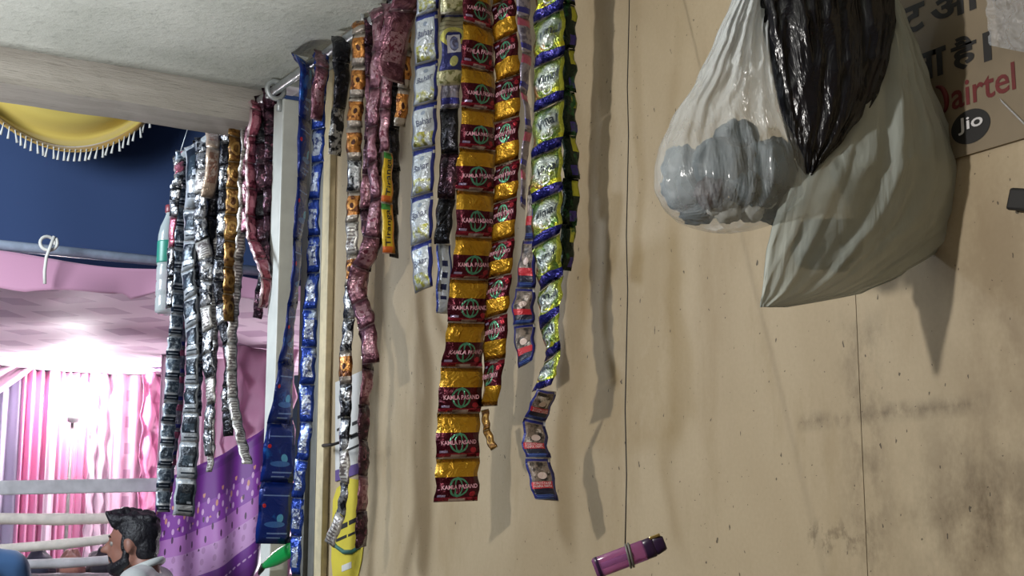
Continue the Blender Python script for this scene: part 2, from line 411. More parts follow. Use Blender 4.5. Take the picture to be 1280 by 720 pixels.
K['panel'] = foil('dark_panel_silver_film', (184, 190, 196), [
    ('rect', (.12, .92, .30, .86), (30, 38, 48)), ('rect', (.3, .8, .36, .62), (52, 66, 78)), ('rect', (.2, .9, .12, .17), (52, 60, 70)),
    ('rect', (.64, .84, .34, .40), (190, 200, 214)), ('rect', (.0, .1, -1, 2), (202, 208, 214))], .35, .3, .5, 60)
K['silver'] = foil('crumpled_silver_foil', (188, 190, 194), [
    ('noise', (42, .50, .56, (-1, 2, -1, 2)), (44, 46, 52)), ('noise', (75, .56, .6, (-1, 2, -1, 2)), (96, 100, 108))], .7, .22, 1.0, 40)
K['brass'] = foil('brass_brown_foil', (150, 112, 56), [
    ('noise', (55, .48, .58, (-1, 2, .12, .9)), (92, 62, 34)), ('ring', (.5, .5, .3, .2, .25), (188, 150, 84))], .55, .28, .7, 45, (206, 196, 170))
K['white_print'] = foil('white_printed_film', (206, 204, 200), [
    ('lines', (9, .4, (.2, .8, .1, .9)), (112, 104, 104)), ('noise', (60, .55, .62, (-1, 2, -1, 2)), (120, 112, 112))], .35, .3, .6, 50)
K['pink'] = foil('rose_printed_foil', (176, 96, 116), [
    ('noise', (70, .5, .58, (-1, 2, -1, 2)), (104, 44, 60)), ('rect', (-1, .16, -1, 2), (214, 186, 192)), ('rect', (.3, .7, .3, .7), (196, 124, 140))], .5, .28, .7, 45, (220, 200, 204))
K['beige'] = foil('beige_printed_film', (190, 168, 148), [
    ('rect', (.2, .8, .25, .75), (156, 120, 104)), ('noise', (90, .5, .6, (.2, .8, .25, .75)), (214, 200, 190))], .35, .3, .6, 45)
K['bottle_green'] = foil('bottle_green_foil', (16, 38, 26), [
    ('rect', (.55, 2, .62, .95), (186, 190, 60)), ('rect', (.5, 2, .08, .3), (70, 60, 146)), ('noise', (40, .55, .65, (-1, 2, -1, 2)), (40, 92, 52))], .5, .25, .8, 45, None)
K['lilac'] = foil('lilac_silver_film', (166, 160, 176), [
    ('rect', (-1, 2, .72, .95), (196, 100, 130)), ('rect', (-1, 2, .10, .24), (66, 66, 150)), ('noise', (70, .5, .6, (-1, 2, .24, .72)), (110, 104, 124))], .5, .28, .7, 45)
K['blue_white'] = foil('white_film_blue_letters', (190, 200, 214), [
    ('rect', (-1, .14, -1, 2), (40, 60, 140)), ('rect', (.86, 2, -1, 2), (40, 60, 140)), ('lines', (6, .5, (.3, .7, .2, .8)), (36, 44, 84))], .4, .3, .6, 50)

M['ink_pink'] = simple('pale_pink_ink', (226, 168, 186), .4)
M['ink_navy'] = simple('slate_ink', (84, 92, 128), .4)
M['ink_silver'] = simple('silver_ink', (206, 212, 216), .3, .4)
M['ink_slate'] = simple('dark_slate_ink', (58, 70, 84), .35, .3)
M['ink_black'] = simple('black_ink', (26, 24, 24), .6, 0, .2)
M['ink_white'] = simple('white_ink', (222, 220, 222), .5)
M['ink_red'] = simple('dark_red_ink', (104, 26, 28), .6)

_txt = {}
def text_mesh(s, bold=0.0, shear=0.0):
    """flat triangles of a word, scaled into the unit box (x 0..1, y 0..1)"""
    k = (s, bold, shear)
    if k in _txt: return _txt[k]
    c = bpy.data.curves.new('word', 'FONT'); c.body = s; c.offset = bold; c.shear = shear; c.resolution_u = 3
    o = bpy.data.objects.new('word', c); COL.objects.link(o)
    dg = bpy.context.evaluated_depsgraph_get()
    me = bpy.data.meshes.new_from_object(o.evaluated_get(dg))
    bm = bmesh.new(); bm.from_mesh(me); bmesh.ops.triangulate(bm, faces=bm.faces)
    bmesh.ops.remove_doubles(bm, verts=bm.verts, dist=1e-5)
    vs_ = [v.co.copy() for v in bm.verts]; fs = [tuple(v.index for v in f.verts) for f in bm.faces]
    bm.free(); bpy.data.objects.remove(o); bpy.data.curves.remove(c); bpy.data.meshes.remove(me)
    x0 = min(v.x for v in vs_); x1 = max(v.x for v in vs_); y0 = min(v.y for v in vs_); y1 = max(v.y for v in vs_)
    r = ([((v.x-x0)/(x1-x0), (v.y-y0)/(y1-y0)) for v in vs_], fs, (x1-x0)/(y1-y0))
    _txt[k] = r; return r

NU, NV = 6, 8
def strip(name, label, kind, pts, dx=0.0, n=None, joints=None, group='sachet strips on the pipe', side=1,
          W=None, flip=False, shear=0.0, puff=.010, fold=.006, aspect=1.15, words=None, cat='sachet strip', kinds=None, from_pipe=True, rough=1.0):
    """a hanging strip of sachets; pts = (px, py, apparent width in px); each sachet is a child mesh"""
    P3 = []; wpx = []
    if from_pipe:
        x0 = pts[0][0]; yy = pipe_y(x0)
        P3.append(Vector((PIPE_X-.004, yy, PIPE_Z+.0125))); wpx.append(pts[0][2])
    for (x, y, w) in pts:
        q = on_x(x, y, PIPE_X+dx)
        if P3 and q.z > P3[-1].z-.004: continue
        P3.append(q); wpx.append(w)
    # dense centre line (Catmull-Rom)
    dense = []; wd = []
    for i in range(len(P3)-1):
        a, b, c, d = P3[max(i-1, 0)], P3[i], P3[i+1], P3[min(i+2, len(P3)-1)]
        for k in range(12):
            t = k/12
            dense.append(.5*((2*b)+(c-a)*t+(2*a-5*b+4*c-d)*t*t+(3*b-a-3*c+d)*t**3)); wd.append(wpx[i]+(wpx[i+1]-wpx[i])*t)
    dense.append(P3[-1]); wd.append(wpx[-1])
    S = [0]
    for i in range(1, len(dense)): S.append(S[-1]+(dense[i]-dense[i-1]).length)
    wm = [w*(p-EYE).length/F for w, p in zip(wd, dense)]
    W = W or max(wm)*1.02
    def look(arr, s):
        if s <= 0:
            return arr[0] if not isinstance(arr[0], Vector) else arr[0]+(arr[1]-arr[0]).normalized()*s
        if s >= S[-1]:
            return arr[-1] if not isinstance(arr[-1], Vector) else arr[-1]+(arr[-1]-arr[-2]).normalized()*(s-S[-1])
        lo, hi = 0, len(S)-1
        while hi-lo > 1:
            m = (lo+hi)//2
            if S[m] <= s: lo = m
            else: hi = m
        t = (s-S[lo])/max(1e-9, S[hi]-S[lo])
        return arr[lo]*(1-t)+arr[hi]*t
    if joints:
        # pixel heights of the joints -> arc lengths
        ys = [project(p)[1] for p in dense]; js = []
        for jy in joints:
            if jy <= ys[0]: js.append(0.0); continue
            if jy >= ys[-1]: js.append(S[-1]); continue
            for i in range(len(ys)-1):
                if ys[i] <= jy <= ys[i+1]:
                    js.append(S[i]+(S[i+1]-S[i])*(jy-ys[i])/max(1e-6, ys[i+1]-ys[i])); break
        js = sorted(set([0.0]+js+[S[-1]])); js = [s for i, s in enumerate(js) if i == 0 or s-js[i-1] > .012]
    else:
        n = n or max(2, round(S[-1]/(W*aspect))); js = [S[-1]*i/n for i in range(n+1)]
    org = P3[0]
    r = root(name, org, label, cat, group)
    fz = [random.uniform(-1, 1)*fold for _ in js]; fz[0] = 0
    for k in range(len(js)-1):
        s0, s1 = js[k], js[k+1]; L = s1-s0
        ph = [random.uniform(0, 6.28) for _ in range(6)]; am = random.uniform(.5, 1.2)*rough
        hk = min(puff, L*.16, W*.2)
        tw = random.uniform(-.16, .16)
        def surf(u, v, sgn, s0=s0, L=L, ph=ph, am=am, hk=hk, k=k, tw=tw):
            s = s0+(1-v)*L+shear*(u-.5)*W
            C = look(dense, s); T = (look(dense, s+.006)-look(dense, s-.006)).normalized()
            rt, h = cam_right(C)
            th = math.acos(max(.24, min(1, look(wm, s)/W)))*side + tw*math.sin(PI*v)
            Sd = rt*math.cos(th)+h*math.sin(th); Sd = (Sd-T*Sd.dot(T)).normalized()
            N = Sd.cross(T).normalized()
            if N.dot(EYE-C) < 0 and abs(N.dot((EYE-C).normalized())) > .05: N = -N
            e = (max(0, math.sin(PI*u)))**.6*(max(0, math.sin(PI*v)))**.5
            z = fz[k]*v+fz[k+1]*(1-v)
            cr = am*hk*.42*(math.sin(7*u+5*v+ph[0])*math.sin(9*v+ph[1])+.6*math.sin(13*u-8*v+ph[2])*math.sin(4*u+ph[3]))
            ed = .0016*am*math.sin(11*v+ph[4])
            return C+Sd*((u-.5)*W*.995+ed)+N*(z+cr*(.35+.65*e)+sgn*hk*e), N
        V = []; UVs = []; Fc = []; idx = {}
        for sgn in (1, -.7):
            for jv in range(NV+1):
                for iu in range(NU+1):
                    edge = iu in (0, NU) or jv in (0, NV)
                    if sgn < 0 and edge: idx[(sgn, iu, jv)] = idx[(1, iu, jv)]; continue
                    u, v = iu/NU, jv/NV
                    idx[(sgn, iu, jv)] = len(V); V.append(surf(u, v, sgn)[0]); UVs.append((u, 1-v if flip else v))
            for jv in range(NV):
                for iu in range(NU):
                    q = [idx[(sgn, iu, jv)], idx[(sgn, iu+1, jv)], idx[(sgn, iu+1, jv+1)], idx[(sgn, iu, jv+1)]]
                    Fc.append(tuple(q if sgn > 0 else q[::-1]))
        mk = kinds[k % len(kinds)] if kinds else kind
        sa = mesh_obj('sachet', V, Fc, K[mk], r, True, UVs)
        for (wd_, (u0, u1, v0, v1), ink, bold, rot) in (words or ()):
            tv, tf, _ = text_mesh(wd_, bold)
            TV = []
            for (x, y) in tv:
                if rot == 90: x, y = 1-y, x
                if rot == 10: y = y*.8+x*.2
                u = u0+(u1-u0)*x; v = v0+(v1-v0)*y
                if flip: v = 1-v; u = 1-u
                p_, N_ = surf(u, v, 1); TV.append(p_+N_*.0012)
            mesh_obj('print', TV, tf, M[ink], sa, False)
    return r

# ---- right-hand cluster
strip('sachet_strip', 'wide strip of maroon and gold sachets, the longest one hanging in front of the wall', 'gold',
      [(598,-40,36),(597,0,36),(599,60,39),(600,110,43),(598,170,46),(596,250,48),(593,310,49),(588,370,50),(582,430,51),(577,490,53),(573,550,54),(570,627,55)],
      -.035, joints=[-22,32,84,136,186,238,296,349,403,459,516,572,627], W=None, side=1, puff=.009, fold=.007, shear=-.06,
      words=[('KAMLA PASAND', (.10,.92,.28,.40), 'ink_pink', .02, 10)])
strip('sachet_strip', 'maroon and gold sachets hung upside down, tucked beside the longest maroon strip', 'gold',
      [(628,-50,28),(629,0,28),(632,60,30),(634,110,32),(633,170,31),(631,230,29),(627,300,28),(622,360,28),(618,420,27),(613,470,25),(607,512,20)],
      .0, joints=[-50,0,47,97,150,203,250,300,345,395,450,508], flip=True, side=-1, shear=-.25,
      words=[('KAMLA PASAND', (.10,.92,.28,.42), 'ink_pink', .02, 10)])
strip('torn_sachet_tail', 'torn brown tail of foil dangling below the upside-down maroon sachets', 'brass',
      [(606,512,10),(609,530,9),(613,548,9),(618,562,9)], .0, n=2, side=-1, cat='foil scrap', group=None, from_pipe=False, puff=.003)
strip('sachet_strip', 'white and pale blue sachets with navy edges between the mauve and maroon strips', 'white',
      [(537,-25,25),(536,0,26),(533,60,30),(533,110,29),(531,160,29),(529,210,28),(527,260,27),(527,310,26),(526,362,22)],
      -.03, joints=[-40,17,78,130,185,243,303,362], side=-1, shear=-.2,
      words=[('Bahar', (.18,.84,.48,.66), 'ink_navy', .0, 10)])
strip('sachet_strip', 'short strip of navy and dull gold pouches with a white emblem', 'pouch',
      [(566,-60,31),(566,0,32),(566,50,34),(564,106,33)], -.02, joints=[-60,18,106], side=1, shear=-.16,
      words=[('G', (.36,.62,.48,.64), 'ink_navy', .03, 0)])
strip('sachet_strip', 'dark crinkled foil strip hanging behind the navy and gold pouches', 'plum',
      [(563,-30,22),(563,100,24),(562,150,23),(560,210,22),(555,260,22),(552,305,20)], .03, n=7, side=-1, kinds=['black','plum','black','lilac'])
strip('sachet_strip', 'single white sachet with blue lettering at the end of the dark crinkled strip', 'blue_white',
      [(555,305,18),(555,350,18),(552,392,17)], .02, n=1, side=1, from_pipe=False)
strip('sachet_strip', 'yellow-green and silver sachets with slanted navy bands, beside bare wall', 'green',
      [(690,-80,36),(689,0,36),(688,50,36),(686,100,36),(684,150,36),(682,230,39),(683,300,36),(685,380,28),(688,440,19),(684,486,24)],
      -.04, joints=[-96,-36,22,78,132,190,246,301,354,402,446,486], side=-1, shear=-.34, puff=.011, fold=.009, rough=1.3,
      words=[('Vimal', (.2,.86,.50,.74), 'ink_slate', .01, 10)])
strip('sachet_strip', 'navy sachets with red warning bars dangling below the yellow-green strip', 'warn',
      [(684,488,25),(676,510,26),(670,530,28),(669,556,31),(675,590,31),(684,624,29)], -.04, joints=[488,526,574,624], side=1, from_pipe=False, puff=.005, shear=.12,
      words=[('TOBACCO CAUSES', (.12,.82,.345,.40), 'ink_white', .0, 0), ('PAINFUL DEATH', (.12,.82,.275,.33), 'ink_white', .0, 0)])
strip('sachet_strip', 'bottle-green foil strip with yellow flecks behind the edge of the yellow-green strip', 'bottle_green',
      [(713,-90,17),(713,0,16),(712,60,17),(712,130,17),(713,200,19),(713,250,21),(711,300,18),(706,338,13)], .02, n=9, side=1, rough=1.4)
strip('sachet_strip', 'dark warning sachets half hidden left of the yellow-green strip', 'warn',
      [(665,230,8),(661,290,12),(657,335,20),(654,380,27),(655,415,27),(661,456,18)], .0, joints=[230,300,360,405,456], side=-1, from_pipe=False, puff=.005)
strip('sachet_strip', 'thin lilac film strip curling edge-on between maroon and yellow-green strips', 'lilac',
      [(656,-70,16),(656,0,16),(657,50,13),(656,100,9),(658,150,9),(653,200,7),(655,260,6)], .0, n=8, side=1, W=.03, puff=.004)
# ---- mauve and orange group
strip('sachet_strip', 'bunched mauve foil sachets looped over the pipe beside the white and blue strip', 'mauve',
      [(505,-18,26),(497,22,34),(488,52,38),(485,80,40),(486,104,30)], -.045, n=2, side=1, puff=.012, fold=.012, rough=1.5)
strip('sachet_strip', 'short narrow mauve tail ending beside the yellow pouches', 'mauve',
      [(486,20,14),(484,104,14),(482,140,14),(480,190,12)], -.02, n=4, side=-1)
strip('sachet_strip', 'short orange sachets ending in a silver tip beside the bunched mauve foil', 'orange',
      [(508,-10,14),(506,40,15),(505,95,15),(500,158,14)], -.01, n=4, side=1)
strip('sachet_strip', 'long plum foil strip twisting down beside the orange and silver one', 'plum',
      [(462,30,14),(465,80,18),(466,130,20),(465,200,23),(463,260,25),(464,305,24),(452,345,20),(452,385,18),(458,430,15),(458,480,15),(456,530,11),(456,590,11),(454,640,13),(449,684,12)],
      .0, n=16, side=1, kinds=['plum','plum','mauve'])
strip('sachet_strip', 'mauve foil strip folding across and ending in a wide flat sachet', 'mauve',
      [(473,25,16),(470,100,14),(464,180,12),(467,250,14),(462,310,22),(446,345,22),(447,372,20),(460,405,18),(464,455,22)], -.03, n=11, side=-1)
strip('sachet_strip', 'orange and silver sachets reaching far down over the pasted wall notices', 'orange',
      [(450,40,17),(447,100,18),(443,160,19),(441,230,18),(439,300,16),(437,370,14),(433,430,15),(432,490,15),(430,545,11),(430,610,10),(414,680,13)],
      -.02, n=17, side=-1, kinds=['orange']*5+['silver','orange','white_print','orange','silver','silver','orange','silver','silver','white_print','silver','white_print'])
strip('sachet_strip', 'two slim yellow pouches with dark lettering beside the plum strip', 'yellow',
      [(485,190,11),(484,250,14),(485,318,16)], -.03, n=2, side=1, from_pipe=False, puff=.006,
      words=[('Tiranga', (.22,.74,.14,.86), 'ink_black', .01, 90)])
strip('sachet_strip', 'black foil strip behind the yellow pouches in the shade', 'black',
      [(494,15,16),(493,100,16),(492,180,14),(493,260,12),(492,322,12)], .04, n=6, side=1)
strip('sachet_strip', 'short black foil strip ending in a silver tip beside the blue strips', 'black',
      [(427,60,22),(427,105,20),(421,145,14),(416,194,15)], -.02, n=3, side=1, kinds=['black','black','silver'])
# ---- blue strips in front of the post
strip('sachet_strip', 'dark blue sachets turning broad at the bottom, hanging in front of the white post', 'blue',
      [(381,90,17),(379,130,16),(377,200,13),(373,280,9),(368,350,9),(361,410,14),(357,470,22),(353,530,32),(347,595,40),(341,680,42)],
      -.05, joints=[150,225,300,380,455,530,603,680], side=1, puff=.008, fold=.008)
strip('sachet_strip', 'bright blue and silver sachets hanging beside the grey steel jamb', 'bluesilver',
      [(402,85,18),(397,130,18),(398,200,15),(394,260,14),(391,320,15),(388,400,18),(383,480,19),(381,540,15),(374,620,15),(369,719,11)],
      -.03, n=15, side=-1)
strip('sachet_strip', 'short mauve sachet pair lying over the top of the bright blue strip', 'mauve',
      [(403,85,15),(399,110,17),(396,150,14)], -.045, n=2, side=1, puff=.005)
# ---- beyond the post
G2 = 'sachet strips on the pipe end beyond the post'
strip('sachet_strip', 'dark plum foil strip nearest the white post on its tent side', 'plum',
      [(341,140,22),(341,200,21),(339,260,19),(335,330,15),(333,372,11)], .02, n=8, side=1, group=G2)
strip('sachet_strip', 'black plum foil strip between the post and the rose-red printed strip', 'plum',
      [(327,135,16),(328,200,17),(327,280,16),(330,330,13),(322,398,11)], .0, n=9, side=-1, group=G2, kinds=['plum','black','plum'])
strip('sachet_strip', 'rose-red printed strip with a pale edge ending in a pink tip', 'pink',
      [(319,145,14),(314,190,14),(315,240,14),(316,290,15),(327,325,17),(332,352,13),(329,385,11)], -.02, n=9, side=1, group=G2)
strip('sachet_strip', 'pale mauve film strip arching down beside the rose-red strip', 'mauve',
      [(313,148,12),(307,190,11),(306,240,10),(306,290,10)], -.01, n=5, side=-1, group=G2)
strip('sachet_strip', 'white printed film strip trailing down to a slanting white tip', 'white_print',
      [(306,160,9),(304,230,11),(301,300,12),(296,360,12),(291,420,12),(291,490,13),(298,540,13),(309,582,13)], -.01, n=14, side=1, group=G2)
strip('sachet_strip', 'brass and brown sachets beyond the post, the goldest strip of the far bunch', 'brass',
      [(294,165,15),(292,220,17),(290,280,17),(288,340,15),(284,402,13)], -.03, n=9, side=1, group=G2)
strip('sachet_strip', 'black and silver crumpled strip beside the brass and brown one', 'silver',
      [(281,178,12),(279,240,12),(277,300,13),(274,350,15),(278,400,12),(287,450,12),(285,500,14),(284,545,12)], .0, n=14, side=-1, group=G2, kinds=['silver','black'])
strip('sachet_strip', 'black foil strip in the middle of the far bunch', 'black',
      [(270,195,16),(268,250,17),(265,310,15),(262,360,13)], .02, n=7, side=1, group=G2)
strip('sachet_strip', 'short beige printed sachets at the top of the far bunch', 'beige',
      [(267,190,16),(265,215,17),(260,248,17)], -.05, n=2, side=1, group=G2)
strip('sachet_strip', 'crumpled silver foil strip curving below the beige sachets', 'silver',
      [(254,205,18),(252,250,16),(250,290,16),(258,330,18),(256,380,14),(260,440,13),(262,500,11),(259,570,10)], -.02, n=14, side=-1, group=G2, kinds=['silver','silver','white_print'])
strip('sachet_strip', 'grey film strip with big dark panels reaching down to the purple drape', 'panel',
      [(243,215,17),(240,270,17),(237,330,16),(240,390,15),(242,440,16),(239,500,18),(236,550,22),(233,600,24),(229,645,25)], -.03,
      joints=[262,300,338,372,408,444,480,516,552,598,645], side=-1, group=G2)
strip('sachet_strip', 'silver foil strip between the dark-panelled strip and the crumpled one', 'silver',
      [(249,212,12),(247,270,14),(246,330,12),(250,390,12),(250,450,10),(247,520,9)], .01, n=11, side=1, group=G2)
strip('sachet_strip', 'slate and silver sachets with pale bars next to the water bottle', 'slate',
      [(229,228,15),(227,280,16),(224,330,15),(222,380,16),(218,430,17),(214,490,17),(210,540,17),(206,590,17),(203,640,15)], -.01,
      n=17, side=1, group=G2)
strip('sachet_strip', 'small crumpled foil strip hanging over the pipe end above the bottle', 'silver',
      [(224,222,10),(220,235,14),(217,262,10),(213,300,8),(211,345,9),(210,385,8)], -.05, n=7, side=-1, group=G2, kinds=['silver','pink','silver'])
strip('sachet_strip', 'pale pink film ribbon hanging behind the dark-panelled grey strip', 'lilac',
      [(232,225,8),(231,330,8),(229,400,9),(226,460,10),(222,520,10),(214,590,10),(208,640,9)], .03, n=14, side=1, group=G2)
strip('sachet_strip', 'thin pale film strip hanging straight beside the white printed one', 'white_print',
      [(272,190,8),(270,290,8),(269,380,9),(266,450,10),(264,520,10),(262,590,7)], .03, n=14, side=-1, group=G2)

# ================================================================== things on the wall
def wall_pt(px, py, off=0.0): return on_x(px, py, WALL_X-off)
def wall_text(s, px0, py_base, px1, h_px, off, mat, parent, bold=0.02, name='lettering'):
    """word lying on the wall: starts at (px0, py_base), runs level towards px1, h_px high at its start"""
    tv, tf, asp = text_mesh(s, bold)
    A = wall_pt(px0, py_base, off); yb = wall_pt(px1, py_base-.33*(px1-px0), off).y
    hz = wall_pt(px0, py_base-h_px, off).z-A.z
    V = [Vector((WALL_X-off, A.y+(yb-A.y)*x, A.z+hz*y)) for x, y in tv]
    return mesh_obj(name, V, tf, M[mat], parent, False)
# --- printed cardboard notice
M['card'] = simple('brown_printed_card', (132, 118, 96), .55, 0, .12, 12, .1)
M['cling'] = plastic('clear_wrinkled_film', (214, 218, 224), .34, .18, 1.0, 26, (1, 1, 1))
nb = wall_pt(1205, 195, .004)
yl, yr, zt = wall_pt(1062, 236, .004).y, wall_pt(1400, 140, .004).y, SLAB_Z-.12
nt = root('printed_notice', (WALL_X, (yl+yr)/2, nb.z), 'brown card notice with black Hindi words and phone company names on the wall', 'notice')
MB().box((WALL_X-.005, yr, nb.z), (WALL_X-.001, yl, zt)).build('card', M['card'], nt, False)
wall_text('ट', 1128, 46, 1157, 34, .0056, 'ink_black', nt, .03)
wall_text('और', 1164, 34, 1252, 40, .0056, 'ink_black', nt, .03)
wall_text('ता', 1140, 108, 1184, 36, .0056, 'ink_black', nt, .03)
wall_text('है', 1190, 92, 1222, 42, .0056, 'ink_black', nt, .03)
wall_text('।', 1230, 78, 1240, 37, .0056, 'ink_black', nt, .03)
wall_text('airtel', 1190, 138, 1270, 34, .0056, 'ink_red', nt, .012)
# swoosh before the airtel word
sw = []
for k in range(15):
    a_ = -1.2+3.1*k/14; sw.append(wall_pt(1177+8*math.cos(a_)-.3*k, 126-15*math.sin(a_)-.2*k, .0056))
MB().tube(sw, [.0015+.0022*math.sin(PI*k/14) for k in range(15)], 6).build('emblem', M['ink_red'], nt)
jc = wall_pt(1213, 158, .0056); jr = .5*(wall_pt(1213, 137, .0056).z-wall_pt(1213, 180, .0056).z)
dv = [jc]+[jc+Vector((0, math.cos(2*PI*k/40)*jr*1.42, math.sin(2*PI*k/40)*jr)) for k in range(40)]
jd = mesh_obj('round_badge', dv, [(0, 1+k, 1+(k+1) % 40) for k in range(40)], M['ink_black'], nt, False)
wall_text('Jio', 1198, 170, 1229, 21, .0066, 'ink_white', jd, .015)
# --- crumpled clear film taped over the corner of the notice
def film_fn(u, v):
    q = wall_pt(1232+90*u+10*v*(1-u), -34+92*v+30*u*v-14*u, .012)
    n = .006*mnoise.noise(Vector((u*7, v*6, 1)))+.004*mnoise.noise(Vector((u*17, v*15, 4)))
    return q+Vector((-.006+n, 0, 0))
fo = grid('clear_film', film_fn, 34, 34, M['cling'])
tag(fo, 'crumpled shiny clear film stuck over the upper corner of the card notice', 'plastic film')
def tape_fn(u, v):
    q = wall_pt(1252+40*u-3*v, 128+40*u-6*v, .0075); return q
tag(grid('tape_strip', tape_fn, 8, 2, M['cling'], thick=.0006), 'clear tape strip across the notice beside the brand word', 'tape')
# dark clip at the frame edge
c0 = wall_pt(1282, 250, .012)
MBc = MB().obox(c0, (.004, 0, 0), (0, .022, .006), (0, -.004, .012))
tag(MBc.build('dark_clip', M['ink_black'], None, False, bevel=.003), 'small black clip fixed to the wall below the card notice', 'clip')

# --- pasted notices by the jamb
M['paper'] = simple('white_paper', (206, 206, 204), .7, 0, .05, 20)
M['paper_purple'] = simple('purple_paper', (92, 70, 132), .7, 0, .05, 20)
M['paper_yellow'] = simple('yellow_paper', (206, 190, 58), .7, 0, .06, 20)
M['ink_teal'] = simple('teal_ink', (54, 104, 96), .6)
def wall_quad(name, quad, off, mat, parent, th=.0008):
    V = [wall_pt(x, y, off) for x, y in quad]+[wall_pt(x, y, off)+Vector((th, 0, 0)) for x, y in quad]
    n = len(quad)
    Fc = [tuple(range(n)), tuple(range(n, 2*n))[::-1]]+[(k, (k+1) % n, n+(k+1) % n, n+k) for k in range(n)]
    return mesh_obj(name, V, Fc, mat, parent, False)
q = wall_pt(436, 600)
n1 = root('pasted_notice', q, 'narrow white paper notice with a purple lower band behind the orange strip', 'notice')
wall_quad('paper', [(419,478),(453,463),(453,588),(419,600)], .002, M['paper'], n1)
wall_quad('colour_band', [(419,588),(453,577),(453,590),(419,602)], .0028, M['paper_purple'], n1)
for k, (x0, y0, x1, h) in enumerate([(422,520,436,7),(421,536,438,6),(424,550,446,7),(424,566,450,5),(440,528,451,8),(438,545,451,8)]):
    wall_quad('text_line', [(x0,y0),(x1,y0-.45*(x1-x0)),(x1,y0-.45*(x1-x0)+h*.55),(x0,y0+h*.55)], .0028, M['ink_black'], n1)
n2 = root('pasted_notice', wall_pt(436, 720), 'yellow paper notice with a teal curve below the white one', 'notice')
wall_quad('paper', [(416,625),(421,610),(437,598),(450,600),(456,615),(456,665),(452,700),(444,735),(418,745),(414,700)], .002, M['paper_yellow'], n2)
arc = [(414,672),(420,683),(430,690),(440,690),(449,684),(455,672)]
MB().tube([wall_pt(x, y, .0035) for x, y in arc], [.002,.004,.005,.005,.004,.002], 6).build('curve', M['ink_teal'], n2)
for k, (x0, y0, x1, h) in enumerate([(421,658,434,10),(436,651,446,9),(420,674,433,6),(435,668,444,5)]):
    wall_quad('text_line', [(x0,y0),(x1,y0-.45*(x1-x0)),(x1,y0-.45*(x1-x0)+h*.6),(x0,y0+h*.6)], .0028, M['ink_black'], n2)
wall_quad('label_patch', [(427,707),(439,702),(439,710),(427,715)], .0028, M['paper'], n2)
# hook on the jamb
hk = [wall_pt(404, 557, .02), wall_pt(415, 556, .06), wall_pt(428, 552, .07), wall_pt(438, 544, .07)]
tag(MB().tube(hk, [.004, .0035, .003, .002], 8).build('wall_hook', simple('rusty_iron', (58, 52, 48), .6, .5), base=hk[0]), 'thin rusty iron hook sticking out beside the cream batten', 'hook')

# ================================================================== carrier bags
M['bag_clear'] = plastic('clear_bag_film', (226, 234, 238), .25, .14, .9, 26, gather=.42)
M['bag_grey'] = plastic('grey_bag_film', (196, 204, 198), .68, .24, .6, 16, gather=.2)
M['bag_black'] = NT('black_bag_film').base(lin((20, 20, 27)), .26).m
t = NT('black_bag_film'); t.base(lin((20, 20, 27)), .24); t.bump(t.noise(t.scaled(t.coord(), (1, 1, .35)), 26, 4, .6, 1.2), .5, .012); M['bag_black'] = t.m
def bag(name, rows, X0, ang, depth, mat, parent, seed, pleat=.05, n=110, m=80, knot=None, square=2.0):
    """bag skin from its outline: rows = (py, left px, right px, depth factor); hung in a vertical plane turned by ang"""
    mid = rows[len(rows)//2]
    C0 = on_x((mid[1]+mid[2])/2, mid[0], X0)
    rt, h = cam_right(C0)
    d = rt*math.cos(ang)+h*math.sin(ang); nn = Vector((d.y, -d.x, 0))
    if nn.dot(EYE-C0) < 0: nn = -nn
    def at(py):
        if py <= rows[0][0]: r = rows[0]; return r[1:]
        for a, b in zip(rows, rows[1:]):
            if a[0] <= py <= b[0]:
                t = (py-a[0])/(b[0]-a[0]); t2 = t*t*(3-2*t)*.4+t*.6
                return tuple(a[k]+(b[k]-a[k])*(t2) for k in (1, 2, 3))
        return rows[-1][1:]
    rnd = random.Random(seed); off = rnd.uniform(0, 50)
    V = []; Fc = []; UVs = []
    for j in range(m+1):
        py = rows[0][0]+(rows[-1][0]-rows[0][0])*j/m
        l, r_, df = at(py)
        L = on_plane(l, py, C0, nn); R = on_plane(r_, py, C0, nn)
        c = (L+R)/2; a = (R-L)/2
        for i in range(n):
            w = 2*PI*i/n; cw, sw_ = math.cos(w), math.sin(w)
            e = 2/square
            x = math.copysign(abs(cw)**e, cw); y = math.copysign(abs(sw_)**e, sw_)
            tt = j/m
            pl = mnoise.noise(Vector((cw*5+off, sw_*5, tt*1.3)))*1.0+mnoise.noise(Vector((cw*12+off, sw_*12, tt*2.2+7)))*.6
            rd = 1-2*abs(mnoise.noise(Vector((math.atan2(sw_, cw)*4.5+off, tt*.8, off))))
            r2 = 1-2*abs(mnoise.noise(Vector((cw*3.2+off, sw_*3.2+tt*3.0, tt*4.5+off))))
            pl += 1.3*max(0, rd)**2+.9*max(0, r2)**3
            amp = pleat*(.10+1.1*(1-tt)**1.3)
            k = 1+amp*pl*abs(sw_)
            V.append(c+a*x+nn*(y*depth*df*k+.004*pl*(1-.5*tt))); UVs.append((i/n, tt))
    for j in range(m):
        for i in range(n):
            Fc.append((j*n+i, (j+1)*n+i, (j+1)*n+(i+1) % n, j*n+(i+1) % n))
    Fc.append(tuple(range(m*n, (m+1)*n)))
    return mesh_obj(name, V, Fc, mat, parent, True, UVs), C0, nn, d
hook = wall_pt(1010, -95, .0)
tag(MB().tube([hook+Vector((.004, 0, -.004)), hook+Vector((-.12, 0, .012)), hook+Vector((-.13, 0, .028))], .004, 8).build('nail', M['grey_steel'], base=hook), 'iron nail in the wall from which the carrier bags hang', 'nail')
